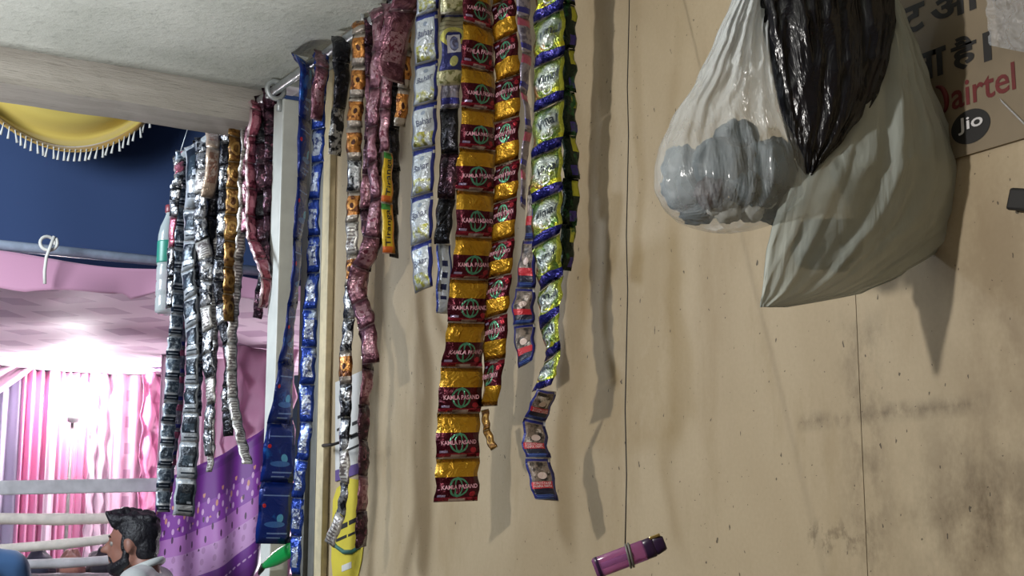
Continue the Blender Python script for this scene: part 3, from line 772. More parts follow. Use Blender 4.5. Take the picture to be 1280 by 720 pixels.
def straps(parent, mat, top_px, X0, r=.006, to=None):
    for (x, y, s) in top_px:
        p0 = on_x(x, y, X0); p1 = hook+Vector((-.05-.03*s, 0, .006))
        MB().tube([p0, p0*.5+p1*.5+Vector((0, 0, -.01)), p1], [r*1.6, r, r*.7], 8).build('handle', mat, parent)
# clear bag in front
cb = root('carrier_bag', on_x(915, 288, 1.02), 'clear plastic carrier bag full of grey bundles, in front of the black bag', 'bag', 'carrier bags on the nail')
rows = [(-60,948,970,.2),(-30,930,965,.35),(0,915,960,.45),(50,894,957,.55),(100,871,963,.66),(150,839,976,.8),(185,824,993,.93),(210,819,1003,1),(235,819,1008,1),(255,828,1004,.95),(270,842,990,.8),(282,866,962,.55),(289,895,930,.2)]
_, C0, nn, dd = bag('film', rows, 1.04, .30, .07, M['bag_clear'], cb, 3, .16)
straps(cb, M['bag_clear'], [(955,-58,0),(964,-58,1)], 1.04)
# bundles inside
M['bundle'] = simple('grey_blue_bundle', (66, 82, 92), .5, 0, .25, 40, .6)
M['bundle_dark'] = simple('dark_plum_bundle', (52, 36, 46), .5, 0, .2, 40, .5)
M['bundle_pale'] = simple('pale_bundle', (176, 178, 174), .5, 0, .1, 40, .5)
def lump(name, label, px, py, rp, X0, dep, mat, group, cat, sx=1.0, sz=1.0, seed=0, flat=.7):
    c = on_plane(px, py, X0[0], X0[1])+X0[1]*dep*.9
    r = rp*(c-EYE).length/F; V = []; n, m = 26, 18; Fc = []; rt, h = cam_right(c)
    for j in range(m+1):
        ph_ = PI*j/m
        for i in range(n):
            th = 2*PI*i/n; a, b, z = math.sin(ph_)*math.cos(th), math.sin(ph_)*math.sin(th), math.cos(ph_)
            k = 1+.22*mnoise.noise(Vector((a*1.6+seed, b*1.6, z*1.6)))+.16*mnoise.noise(Vector((a*4+seed, b*4, z*4)))+.08*mnoise.noise(Vector((a*9+seed, b*9, z*9)))
            V.append(c+(rt*a*sx+h*b*flat+Vector((0, 0, z*sz)))*r*k)
    for j in range(m):
        for i in range(n): Fc.append((j*n+i, (j+1)*n+i, (j+1)*n+(i+1) % n, j*n+(i+1) % n))
    return tag(mesh_obj(name, V, Fc, mat, base=c), label, cat, group)
LB = 'grey bundle packed inside the clear carrier bag'
BP = (C0, nn)
for k, (px, py, rp, dep, sx) in enumerate([(925,178,30,-.01,1),(893,212,33,.022,1.1),(952,214,33,.024,1.1),(853,207,27,-.005,.9),(972,240,24,.012,1),(938,247,23,.026,1.1),(972,193,24,-.012,1),(850,238,24,.005,1),(872,262,20,.0,1.3),(965,262,18,.0,1.2),(918,240,22,.03,1)]):
    lump('bundle', LB, px, py, rp, BP, dep, M['bundle'], 'grey bundles in the clear bag', 'bundle', sx, 1, k*3.1)
lump('bundle', 'dark plum bundle low inside the clear carrier bag', 880, 248, 20, BP, .032, M['bundle_dark'], None, 'bundle', 1, 1, 5)
for k, (px, py, rp) in enumerate([(903,268,17),(932,268,16),(888,262,13),(952,256,11)]):
    lump('bundle', 'pale bundle at the bottom inside the clear carrier bag', px, py, rp, BP, .022, M['bundle_pale'], 'pale bundles in the clear bag', 'bundle', 1, 1, k*2.3+9)
# black bag
bb = root('carrier_bag', on_x(1010, 205, 1.12), 'shiny black plastic bag between the clear bag and the grey bag', 'bag', 'carrier bags on the nail')
rows = [(-70,985,1040,.4),(-30,962,1095,.7),(0,950,1115,.9),(40,955,1116,1),(80,965,1109,1),(120,972,1096,.95),(150,980,1080,.85),(180,988,1058,.65),(205,998,1030,.4),(222,1005,1015,.15)]
bag('film', rows, 1.135, .45, .036, M['bag_black'], bb, 11, .10)
straps(bb, M['bag_black'], [(1000,-68,0),(1026,-68,1)], 1.135)
# big grey bag against the wall
gb = root('carrier_bag', on_x(1060, 380, 1.2), 'big cloudy grey-green plastic bag with a flat bottom seam, against the wall', 'bag', 'carrier bags on the nail')
rows = [(-60,1020,1060,.2),(-20,1040,1098,.4),(25,1050,1121,.6),(70,1040,1136,.8),(110,1028,1151,.9),(150,1012,1172,1),(185,1000,1192,1),(215,988,1208,.95),(240,980,1219,.85),(262,972,1216,.75),(290,964,1203,.62),(315,958,1170,.5),(345,955,1125,.36),(368,952,1075,.2),(378,950,1020,.09),(384,950,985,.03)]
_, C0, nn, dd = bag('film', rows, 1.222, .70, .056, M['bag_grey'], gb, 23, .05, square=1.7)
straps(gb, M['bag_grey'], [(1030,-58,0),(1050,-58,1)], 1.215)
lump('bundle', 'dark round bundle showing through the cloudy grey-green bag', 1035, 305, 42, (C0, nn), .0, M['bundle'], None, 'bundle', 1.0, .8, 77, .35)
lump('bundle', 'pale parcel filling the middle of the cloudy grey-green bag', 1100, 225, 50, (C0, nn), .0, M['bundle_pale'], None, 'parcel', 1.0, 1.1, 31, .35)

# ================================================================== lighter on a string
LX = .95
lc = on_x(787, 694, LX)
rt, hh = cam_right(lc)
nview = (EYE-lc).normalized()
A = on_plane(743, 711, lc, nview); B = on_plane(831, 678, lc, nview)
ax = (B-A).normalized(); up_ = (Vector((0, 0, 1))-ax*ax.z).normalized(); sd = ax.cross(up_)
Lr = (B-A).length
M['purple_clear'] = NT('purple_clear_plastic').base(lin((196, 120, 186)), .12).m
M['purple_clear'].node_tree.nodes['Principled BSDF'].inputs['Transmission Weight'].default_value = .7
M['lighter_dark'] = simple('dark_purple_plastic', (44, 26, 56), .3)
M['brass_metal'] = simple('brass_metal', (206, 180, 120), .25, .9)
li = root('lighter', lc, 'clear purple cigarette lighter tied to a string in front of the wall', 'lighter')
def oval(x0, x1, a, b, mat, name, parent, n=24, r0=1, r1=1):
    V = []; Fc = []; secs = [(x0, .8*r0), (x0+.002, r0), (x1-.002, r1), (x1, .85*r1)]
    for x, k in secs:
        for i in range(n):
            w_ = 2*PI*i/n; e = .7
            cx_, sy_ = math.cos(w_), math.sin(w_)
            V.append(A+ax*x+up_*(math.copysign(abs(cx_)**e, cx_)*a*k)+sd*(math.copysign(abs(sy_)**e, sy_)*b*k))
    for j in range(3):
        for i in range(n): Fc.append((j*n+i, j*n+(i+1) % n, (j+1)*n+(i+1) % n, (j+1)*n+i))
    Fc.append(tuple(range(n))[::-1]); Fc.append(tuple(range(3*n, 4*n)))
    return mesh_obj(name, V, Fc, mat, parent, True)
bdy = oval(0, Lr*.74, .0115, .0065, M['purple_clear'], 'body', li)
oval(Lr*.02, Lr*.10, .0118, .0068, M['lighter_dark'], 'base_cap', bdy)
oval(.006, Lr*.55, .0035, .003, M['ink_silver'], 'fuel_tube', bdy)
oval(Lr*.70, Lr*.86, .0112, .0064, M['lighter_dark'], 'collar', li)
oval(Lr*.84, Lr, .0105, .0062, M['lighter_dark'], 'hood', li, r1=.8)
MB().obox(A+ax*(Lr*.90)+up_*.0098, ax*(Lr*.075), up_*.0018, sd*.0055).build('metal_guard', M['brass_metal'], li, False, bevel=.0008)
MB().tube([A+ax*(Lr*.93)-sd*.004+up_*.001, A+ax*(Lr*.93)+sd*.004+up_*.001], .004, 14).build('spark_wheel', M['grey_steel'], li)
bp = A+ax*(Lr*.5)
rg = [bp+ax*(.0015*math.cos(w_*1))+up_*(.0128*math.cos(w_))+sd*(.0080*math.sin(w_)) for w_ in [2*PI*k/24 for k in range(25)]]
for o_ in (-.0016, .0016):
    MB().tube([p_+ax*o_ for p_ in rg], .0014, 6, False).build('rubber_band', M['grey_steel'], li)
top = on_z(787, -190, SLAB_Z+.002)
sb = bp+up_*.0135
pts = [sb+(top-sb)*k/14+RIGHT*(.0012*math.sin(k*2.1)) for k in range(15)]
tag(MB().tube(pts, .0008, 6).build('string', M['ink_black'], base=top), 'thin dark string hanging from the slab to the purple lighter', 'string')

# ================================================================== water bottle at the pipe end
M['pet'] = NT('clear_bottle_plastic').base(lin((196, 208, 208)), .12).m
M['pet'].node_tree.nodes['Principled BSDF'].inputs['Alpha'].default_value = .55
M['green_label'] = simple('green_bottle_label', (20, 122, 104), .4, 0, .08)
M['red_cap'] = simple('maroon_cap', (120, 44, 52), .4)
bx_ = PIPE_X-.01
bt, bb_ = on_x(212, 258, bx_), on_x(210, 392, bx_)
cx, cy = (bt.x+bb_.x)/2, (bt.y+bb_.y)/2; H = bt.z-bb_.z; R_ = 14*(bt-EYE).length/F
bo = root('water_bottle', (cx, cy, bb_.z), 'clear water bottle with a green label hanging from the pipe end', 'bottle')
prof = [(0,.75),(.015,.95),(.03,1),(.14,1),(.155,.93),(.17,1),(.28,1),(.295,.93),(.31,1),(.42,1),(.435,.93),(.45,1),(.66,1),(.72,.97),(.80,.82),(.88,.50),(.92,.38),(.97,.38)]
def lathe(prof, n=24):
    V = []; Fc = []
    for z, r in prof:
        for i in range(n): V.append((cx+R_*r*math.cos(2*PI*i/n), cy+R_*r*math.sin(2*PI*i/n), bb_.z+H*z))
    for j in range(len(prof)-1):
        for i in range(n): Fc.append((j*n+i, j*n+(i+1) % n, (j+1)*n+(i+1) % n, (j+1)*n+i))
    Fc.append(tuple(range(n))[::-1]); Fc.append(tuple(range((len(prof)-1)*n, len(prof)*n)))
    return MB().add(V, Fc)
lathe(prof).build('body', M['pet'], bo)
lathe([(.46,1.02),(.47,1.03),(.65,1.03),(.66,1.02)]).build('label_band', M['green_label'], bo)
lathe([(.93,.46),(.935,.48),(.995,.48),(1,.42)]).build('cap', M['red_cap'], bo)
MB().tube([(cx, cy, bb_.z+H*.98), (cx+.004, cy-.01, (bb_.z+H+PIPE_Z)/2), (PIPE_X, min(cy, PIPE_END-.01), PIPE_Z)], .0015, 6).build('cord', M['ink_black'], bo)

# green pouch wedged at the post
M['green_plastic'] = NT('green_plastic').base(lin((24, 150, 72)), .25).m
g0, g1 = on_x(328, 708, PIPE_X-.02), on_x(365, 686, PIPE_X-.02)
gx = (g1-g0); gl = gx.length; gx.normalize(); gu = (Vector((0,0,1))-gx*gx.z).normalized(); gs = gx.cross(gu)
gp = root('green_pouch', g0, 'bright green plastic pouch with a dark twisted end below the broad blue sachets', 'pouch')
V = []; Fc = []
for k in range(9):
    t_ = k/8; wd_ = (.006+.012*math.sin(PI*min(1, t_*1.15)*.62))*(1 if t_ < .95 else .8)
    for i in range(12):
        w_ = 2*PI*i/12
        V.append(g0+gx*(gl*t_)+gu*(math.cos(w_)*wd_)+gs*(math.sin(w_)*wd_*.45))
for k in range(8):
    for i in range(12): Fc.append((k*12+i, k*12+(i+1) % 12, (k+1)*12+(i+1) % 12, (k+1)*12+i))
Fc.append(tuple(range(12))[::-1]); Fc.append(tuple(range(96, 108)))
mesh_obj('body', V, Fc, M['green_plastic'], gp)
MB().tube([g0+gx*.006, g0-gx*.01-gu*.006, g0-gx*.022-gu*.012], [.007, .006, .003], 8).build('twisted_end', M['ink_black'], gp)
MB().tube([g1, g1+gu*.03+gx*.005, on_x(372, 660, PIPE_X-.02)], .001, 6).build('cord', M['ink_black'], gp)

# ================================================================== the tent outside
def cloth(name, rgb, rough=.75, sheen=.3, pattern=None, transl=0.0):
    t = NT(name); c = lin(rgb); ob = t.coord()
    weave = t.noise(ob, 240, 2)
    c1 = t.mix(t.math('MULTIPLY', weave, .25), c, tuple(x*.75 for x in c))
    if pattern: c1 = pattern(t, c1)
    t.base(c1, rough); t.b.inputs['Sheen Weight'].default_value = sheen
    t.bump(weave, .1, .002)
    return t.m
M['blue_cloth'] = cloth('blue_tent_cloth', (46, 68, 110), .85, .1)
M['yellow_cloth'] = cloth('yellow_satin', (206, 182, 92), .5)
M['white_cord'] = simple('white_cord', (216, 214, 206), .7)
def diamonds(t, c):
    uv = t.coord('UV'); u, v, _ = t.sep(uv)
    a = t.math('ADD', t.math('MULTIPLY', u, 15.0), t.math('MULTIPLY', v, 9.0)); b = t.math('SUBTRACT', t.math('MULTIPLY', u, 15.0), t.math('MULTIPLY', v, 9.0))
    m = t.math('MULTIPLY', t.math('LESS_THAN', t.math('FRACT', a), .55), t.math('LESS_THAN', t.math('FRACT', b), .55))
    return t.mix(t.math('MULTIPLY', m, .7), c, lin((170, 128, 164)))
M['pink_diamond'] = cloth('pink_diamond_cloth', (232, 206, 224), .6, .3, diamonds)
M['pink_cloth'] = cloth('pink_satin', (214, 158, 186), .55)
M['rose_cloth'] = cloth('rose_satin', (216, 138, 176), .5)
M['pale_cloth'] = cloth('pale_pink_cloth', (226, 200, 214), .6)
M['grey_lilac'] = cloth('grey_lilac_cloth', (176, 168, 190), .6)
M['purple_valance'] = cloth('mauve_valance', (150, 116, 168), .6)
def checks(t, c):
    uv = t.coord('UV'); u, v, _ = t.sep(uv)
    m = t.math('MULTIPLY', t.math('LESS_THAN', t.math('FRACT', t.math('MULTIPLY', v, 16)), .42), t.rect(u, v, .40, .60, -1, 2))
    return t.mix(t.math('MULTIPLY', m, .6), c, lin((160, 110, 140)))
M['check_cloth'] = cloth('pink_checked_border', (226, 188, 206), .6, .3, checks)
def sari(t, c):
    uv = t.coord('UV'); u, v, _ = t.sep(uv); ob = t.coord()
    for v0, v1, col in ((.0, .10, (112, 44, 138)), (.10, .24, (118, 48, 148)), (.24, .42, (202, 152, 204)), (.42, .55, (186, 120, 192)), (.55, .72, (140, 62, 164)), (.72, .92, (118, 44, 142)), (.92, 2, (104, 36, 128))):
        c = t.mix(t.rect(u, v, -1, 2, v0, v1), c, lin(col))
    # printed leaf sprigs and petals
    def sprig(nu, nv, ru, rv, v0, v1, col, ph):
        nonlocal c
        fu = t.math('SUBTRACT', t.math('FRACT', t.math('ADD', t.math('MULTIPLY', u, nu), t.math('MULTIPLY', t.math('FLOOR', t.math('MULTIPLY', v, nv)), .37+ph))), .5)
        fv = t.math('SUBTRACT', t.math('FRACT', t.math('MULTIPLY', v, nv)), .5)
        q = t.math('ADD', t.math('POWER', t.math('ABSOLUTE', t.math('DIVIDE', fu, ru)), 2.0), t.math('POWER', t.math('ABSOLUTE', t.math('DIVIDE', fv, rv)), 2.0))
        c = t.mix(t.math('MULTIPLY', t.math('LESS_THAN', q, 1.0), t.rect(u, v, -1, 2, v0, v1)), c, lin(col))
    sprig(15, 16, .13, .34, .56, .74, (214, 168, 212), .1)
    sprig(8, 11, .07, .24, .60, .78, (214, 150, 130), .3)
    sprig(10, 14, .07, .34, .40, .62, (82, 40, 84), .2)
    sprig(13, 14, .16, .3, .26, .42, (178, 128, 178), .5)
    sprig(26, 40, .34, .3, .145, .175, (216, 176, 222), .0)
    return c
M['sari'] = cloth('purple_printed_drape', (130, 56, 150), .5, .3, sari)
M['bamboo'] = simple('pale_bamboo', (232, 224, 212), .55, 0, .12, 25, .15)
M['plank'] = simple('grey_plank', (196, 194, 196), .6, 0, .2, 12, .15)

ROD_Y, BACK_Y = 6.0, 8.7
# blue cloth wall with soft hanging waves
r0 = on_y(100, 316, ROD_Y).z
def blue_fn(u, v):
    x = -1.5+u*6; z = r0-.10+v*2.2
    return Vector((x, ROD_Y+.12+.03*math.sin(x*1.9)*.6+.004*math.sin(x*13+z*2), z))
tag(grid('blue_tent_wall', blue_fn, 90, 14, M['blue_cloth'], base=(1.5, ROD_Y+.12, r0-.1), thick=.003), 'dark blue tent cloth stretched above the rod, behind the yellow swag', 'tent cloth')
# rod and rope knot
ra, rb = Vector((-1.6, ROD_Y, on_y(0, 309, ROD_Y).z)), Vector((3.4, ROD_Y, on_y(200, 325, ROD_Y).z))
tag(MB().tube([ra, rb], .022, 14).build('curtain_rod', simple('grey_blue_rod', (170, 182, 200), .4, .1), base=(1.5, ROD_Y, ra.z)), 'grey metal rod along the bottom of the blue tent cloth', 'rod')
kx = on_y(52, 312, ROD_Y)
kn = []
for k in range(22):
    w_ = 2*PI*k/18; kn.append(kx+Vector((.032*math.cos(w_)-.004, -.11-.002*k, .030*math.sin(w_)+.002)))
kn += [kx+Vector((-.014, -.155, -.06)), kx+Vector((-.018, -.155, -.12)), kx+Vector((-.014, -.155, -.17))]
tag(MB().tube(kn, .007, 8).build('rope_knot', M['white_cord'], base=kx), 'white rope looped and knotted over the grey rod', 'rope')
# yellow swag with tassels
SW_Y = ROD_Y-.02
sl, sr = on_y(-105, 80, SW_Y), on_y(222, 118, SW_Y)
low = on_y(84, 196, SW_Y)
def swag_fn(u, v):
    p_ = sl+(sr-sl)*u
    dep_ = (p_.z+.14-low.z)
    x = 2*u**1.12-1
    hang = v*(1-x*x)**.75*dep_
    fold_ = .075*math.sin(v*17+x*x*3)*(1-x**4)+.012*math.sin(v*41)
    return Vector((p_.x+(.0*x)*v, SW_Y-.03+fold_*.6, p_.z+.14-hang))
sg = root('yellow_swag', low, 'yellow satin swag with white tassels draped over the blue tent cloth', 'swag')
grid('cloth', swag_fn, 60, 40, M['yellow_cloth'], sg, thick=.002)
grid('hem', lambda u, v: swag_fn(u, .93+.075*v)+Vector((0, -.012, 0)), 60, 3, cloth('ochre_hem', (176, 138, 66), .55), sg, thick=.003)
for k in range(3, 46):
    u_ = k/48; b_ = swag_fn(u_, 1.0)+Vector((0, -.012, 0))
    jx = random.uniform(-.012, .012)
    MB().tube([b_+Vector((0,0,.01)), b_+Vector((jx*.4, 0, -.012)), b_+Vector((jx, 0, -.042))], [.0025, .0035, .006], 6).build('tassel', M['white_cord'], sg)
# pink canopy: valance, diamond ceiling
zc = on_y(100, 324, ROD_Y).z
CX0, CX1 = on_y(-60, 330, ROD_Y).x, on_y(330, 330, ROD_Y).x
def canopy_fn(u, v):
    x = CX0-1.8+u*6.2; y = ROD_Y-.02+(BACK_Y-ROD_Y)*v
    sag = -.09*math.sin(PI*min(1, max(0, (x-CX0+.4)/3.2)))*v-.03*math.sin(PI*v)
    return Vector((x, y, zc-.07+sag+.02*mnoise.noise(Vector((x*3, y*2, 0)))))
tag(grid('tent_canopy', canopy_fn, 90, 30, M['pink_diamond'], base=(1.8, ROD_Y, zc-.17), thick=.003), 'pink canopy ceiling with a diamond pattern inside the tent', 'tent cloth')
def val_fn(u, v):
    x = CX0-1.8+u*4.8
    wv = math.sin(x*9+1.6*math.sin(x*3.1))
    drop = (.05+.13*max(0, 1-abs((x-1.25)/.62)))*(1+.15*wv)
    return Vector((x, ROD_Y-.08+.03*wv*v, zc-.025+.012*math.sin(x*7)-drop*v-(.03 if x > 1.7 else 0)*v))
tag(grid('pink_valance', val_fn, 130, 10, M['pink_cloth'], base=(1.6, ROD_Y, zc), thick=.003), 'gathered pink valance hanging just under the grey rod', 'valance')
# curtains
def curtain(label, px0, px1, Y, ytop, ybot, mat, pleats, amp, name='curtain', lean=0.0, group='pink tent curtains', ruffle=0.0):
    A_ = on_y(px0, ytop, Y); B_ = on_y(px1, ytop, Y); zb = .02 if ybot is None else on_y((px0+px1)/2, ybot, Y).z
    cz_ = canopy_fn((((A_.x+B_.x)/2)-CX0+1.8)/6.2, (Y-ROD_Y)/(BACK_Y-ROD_Y)).z-.006
    ztop = cz_ if ybot is None else min(A_.z, cz_)
    def fn(u, v):
        x = A_.x+(B_.x-A_.x)*u
        w_ = math.sin(2*PI*pleats*u+.8*math.sin(5*u)+.4*v)
        z = zb+(ztop-zb)*v
        d_ = ruffle*math.sin(z*28+u*9)
        return Vector((x+lean*(1-v), Y+amp*w_*(.6+.4*(1-v))+d_, z))
    o = grid(name, fn, max(16, int(pleats*10)), 30 if ruffle else 14, mat, base=((A_.x+B_.x)/2, Y, zb), thick=.003)
    return tag(o, label, 'curtain', group)
curtain('grey lilac curtain at the dark end of the tent back', -460, 32, BACK_Y, 418, None, M['grey_lilac'], 22, .05)
curtain('deep rose curtain between the grey lilac curtain and the globe lamp', 28, 68, BACK_Y-.03, 418, None, M['rose_cloth'], 4, .04)
curtain('narrow white curtain strip directly below the globe lamp', 66, 78, BACK_Y-.08, 418, None, M['pale_cloth'], 1.5, .02)
curtain('rose pink curtain just right behind the globe lamp stand', 76, 122, BACK_Y-.03, 418, None, M['rose_cloth'], 5, .035)
curtain('pale curtain with ruffled edge beside the rose pink curtain', 118, 150, BACK_Y-.12, 418, None, M['pale_cloth'], 3, .03, ruffle=.03)
curtain('pale pink curtain with a checked border line beside the man', 146, 186, BACK_Y-.18, 425, None, M['check_cloth'], 2.5, .02)
curtain('ruffled rose curtain edge behind the slate sachet strip', 182, 214, BACK_Y-.24, 425, None, M['rose_cloth'], 2, .03, ruffle=.04)
curtain('pale lilac curtain behind the far bunch of sachet strips', 208, 300, 7.6, 330, None, M['pale_cloth'], 7, .03)
curtain('ruffled rose-pink curtain next to the white post', 286, 372, 7.2, 320, None, M['pink_cloth'], 3, .04, ruffle=.05)
curtain('short mauve box valance under the canopy corner', 150, 232, BACK_Y-.5, 412, 452, M['purple_valance'], 9, .02, name='box_valance', group=None)
# swag of pale cloth at the tent back
ws_a, ws_b = on_y(-40, 425, BACK_Y-.15), on_y(75, 425, BACK_Y-.15)
def pswag_fn(u, v):
    p_ = ws_a+(ws_b-ws_a)*u; x = 2*u-1
    return Vector((p_.x, p_.y+.03*math.sin(v*20+x*2), p_.z-.02-v*(1-u)**.8*.42*(1 if u > .0 else 1)))
tag(grid('pale_swag', pswag_fn, 30, 24, M['pale_cloth'], base=ws_a, thick=.002), 'pale gathered swag in front of the grey lilac curtain', 'swag')
# purple printed drape, sagging between two ties
PD_Y = 6.55
pa, pb = on_y(196, 602, PD_Y), on_y(352, 520, PD_Y)
def sari_fn(u, v):
    top_ = pa+(pb-pa)*u
    sag = .10*math.sin(PI*min(1, u*1.0))*(1-.2*v)
    z = top_.z-sag*(.4+.6*(1-v))-(1-v)*.62*(1+.0*u)
    return Vector((top_.x, PD_Y+.02*math.sin(u*22)+.05*math.sin(u*5+(1-v)*2)*(1-v), z))
tag(grid('purple_drape', sari_fn, 60, 24, M['sari'], base=(pa+pb)/2, thick=.002), 'purple printed drape with pale leaf bands hung below the far strips', 'drape')
# floodlight
t = NT('floodlight_glass'); em = t.n('ShaderNodeEmission'); em.inputs[0].default_value = (1, .95, .98, 1); em.inputs[1].default_value = 110
t.link(em.outputs[0], t.out.inputs['Surface']); M['lamp_glow'] = t.m
fc = on_y(95, 494, 8.42)
fl = root('globe_lamp', (fc.x, fc.y, 0), 'white-hot globe lamp on a stand before the pink tent curtains', 'lamp')
MB().tube([(fc.x, fc.y+.05, fc.z-.15), (fc.x, fc.y+.03, fc.z-.09)], [.03, .045], 16).build('socket', M['plank'], fl)
MB().ell((fc.x, fc.y+.012, fc.z), (.10, .09, .10), 24, 14).build('globe', M['lamp_glow'], fl)
MB().tube([(fc.x, fc.y+.05, 0.0), (fc.x, fc.y+.05, fc.z-.10)], .010, 10).build('stand', M['grey_steel'], fl)
# bamboo railing
RA_Y = 6.75
rl = root('bamboo_railing', (on_y(60, 650, RA_Y).x, RA_Y, 0), 'railing of pale bamboo poles and a grey plank in front of the tent curtains', 'railing')
def rail(pxs, r, mat, Y=RA_Y):
    pts = [on_y(x, y, Y) for x, y in pxs]; n = 14; q = []
    for k in range(n+1):
        t_ = k/n; q.append(pts[0]+(pts[1]-pts[0])*t_+Vector((0, 0, .006*math.sin(t_*7))))
    rr = [r*(1.12 if k % 4 == 0 else 1) for k in range(n+1)]
    return MB().tube(q, rr, 12).build('rail', mat, rl)
a_, b_ = on_y(-120, 612, RA_Y-.03), on_y(205, 606, RA_Y-.03)
MB().obox((a_+b_)/2, (b_-a_)/2, (0, .015, 0), (0, 0, .032)).build('plank', M['plank'], rl, False, bevel=.006)
rail([(-120, 652), (205, 645)], .026, M['bamboo'])
rail([(-100, 700), (205, 664)], .022, M['bamboo'], RA_Y-.05)
rail([(-100, 715), (205, 694)], .022, M['plank'], RA_Y-.02)
for px in (-110, 202):
    b_ = on_y(px, 650, RA_Y+.04); MB().tube([(b_.x, b_.y, 0), (b_.x, b_.y, b_.z+.28 if px < 0 else b_.z+.02)], .03, 10).build('post', M['bamboo'], rl)
# folded cloth heaps on a low table behind the rails
tb_z = on_y(90, 716, 7.05).z
tbl = root('goods_table', (on_y(70, 710, 7.05).x, 7.05, 0), 'dark low table holding cloth heaps behind the bamboo railing', 'table')
tx0, tx1 = on_y(-40, 710, 7.05).x, on_y(190, 710, 7.05).x
MB().box((tx0, 6.9, tb_z-.04), (tx1, 7.35, tb_z)).build('table_top', M['plank'], tbl, False, bevel=.005)
for x_ in (tx0+.04, tx1-.04):
    for y_ in (6.94, 7.31): MB().box((x_-.02, y_-.02, 0), (x_+.02, y_+.02, tb_z-.04)).build('leg', M['plank'], tbl, False)
def heap(label, px, rp, rgb, hgt, seed):
    c_ = on_y(px, 712, 7.08); V = []; Fc = []; n, m = 20, 8; r = rp*7.3/F
    for j in range(m+1):
        ph_ = PI/2*j/m
        for i in range(n):
            th = 2*PI*i/n; k = 1+.3*mnoise.noise(Vector((math.cos(th)*1.5+seed, math.sin(th)*1.5, ph_*2)))
            V.append((c_.x+r*k*math.cos(ph_)*math.cos(th), c_.y+.12*k*math.cos(ph_)*math.sin(th), tb_z+.001+hgt*math.sin(ph_)*k*(1 if j else 0)))
    for j in range(m):
        for i in range(n): Fc.append((j*n+i, j*n+(i+1) % n, (j+1)*n+(i+1) % n, (j+1)*n+i))
    Fc.append(tuple(range(n))[::-1])
    tag(mesh_obj('cloth_heap', V, Fc, cloth('heap_cloth', rgb, .8), base=(c_.x, c_.y, tb_z)), label, 'cloth heap', 'cloth heaps on the goods table')
heap('dark navy cloth heap behind the lower bamboo rails', 48, 18, (44, 46, 66), .10, 1)
heap('tan orange cloth heap between two dark heaps behind the rails', 88, 15, (168, 116, 100), .10, 4)
heap('black cloth heap beside the bearded man, behind the rails', 126, 17, (36, 32, 44), .11, 8)

# ================================================================== people
M['skin'] = simple('brown_skin', (150, 104, 88), .5, 0, .06, 30)
M['hair'] = simple('black_hair', (22, 20, 26), .5, 0, .4, 90, .8, .006)
M['white_shirt'] = cloth('white_shirt_cloth', (206, 210, 206), .7)
M['blue_shirt'] = cloth('blue_shirt_cloth', (60, 100, 148), .7)
M['trousers'] = cloth('dark_trouser_cloth', (44, 46, 58), .8)
M['shoe'] = simple('dark_shoe', (34, 30, 28), .5)
M['eye'] = simple('eye_white', (150, 140, 132), .3)
def remesh(mb, name, mat, parent, vox, mtx, smooth_it=6):
    """union of overlapping shapes welded into one continuous skin"""
    me = bpy.data.meshes.new('tmp'); me.from_pydata([tuple(v) for v in mb.v], [], mb.f)
    o = bpy.data.objects.new('tmp', me); COL.objects.link(o)
    md = o.modifiers.new('r', 'REMESH'); md.mode = 'VOXEL'; md.voxel_size = vox
    ms = o.modifiers.new('s', 'SMOOTH'); ms.factor = .5; ms.iterations = smooth_it
    dg = bpy.context.evaluated_depsgraph_get()
    ev = bpy.data.meshes.new_from_object(o.evaluated_get(dg))
    V = [mtx @ v.co for v in ev.vertices]; Fc = [tuple(p_.vertices) for p_ in ev.polygons]
    bpy.data.objects.remove(o); bpy.data.meshes.remove(me); bpy.data.meshes.remove(ev)
    return mesh_obj(name, V, Fc, mat, parent, True)
def limb(mb, a, b, ra, rb, n=12):
    a, b = Vector(a), Vector(b)
    mb.ell(a, (ra,)*3, n, 8); mb.ell(b, (rb,)*3, n, 8); mb.tube([a, (a+b)/2, b], [ra, (ra+rb)/2*1.02, rb], n)
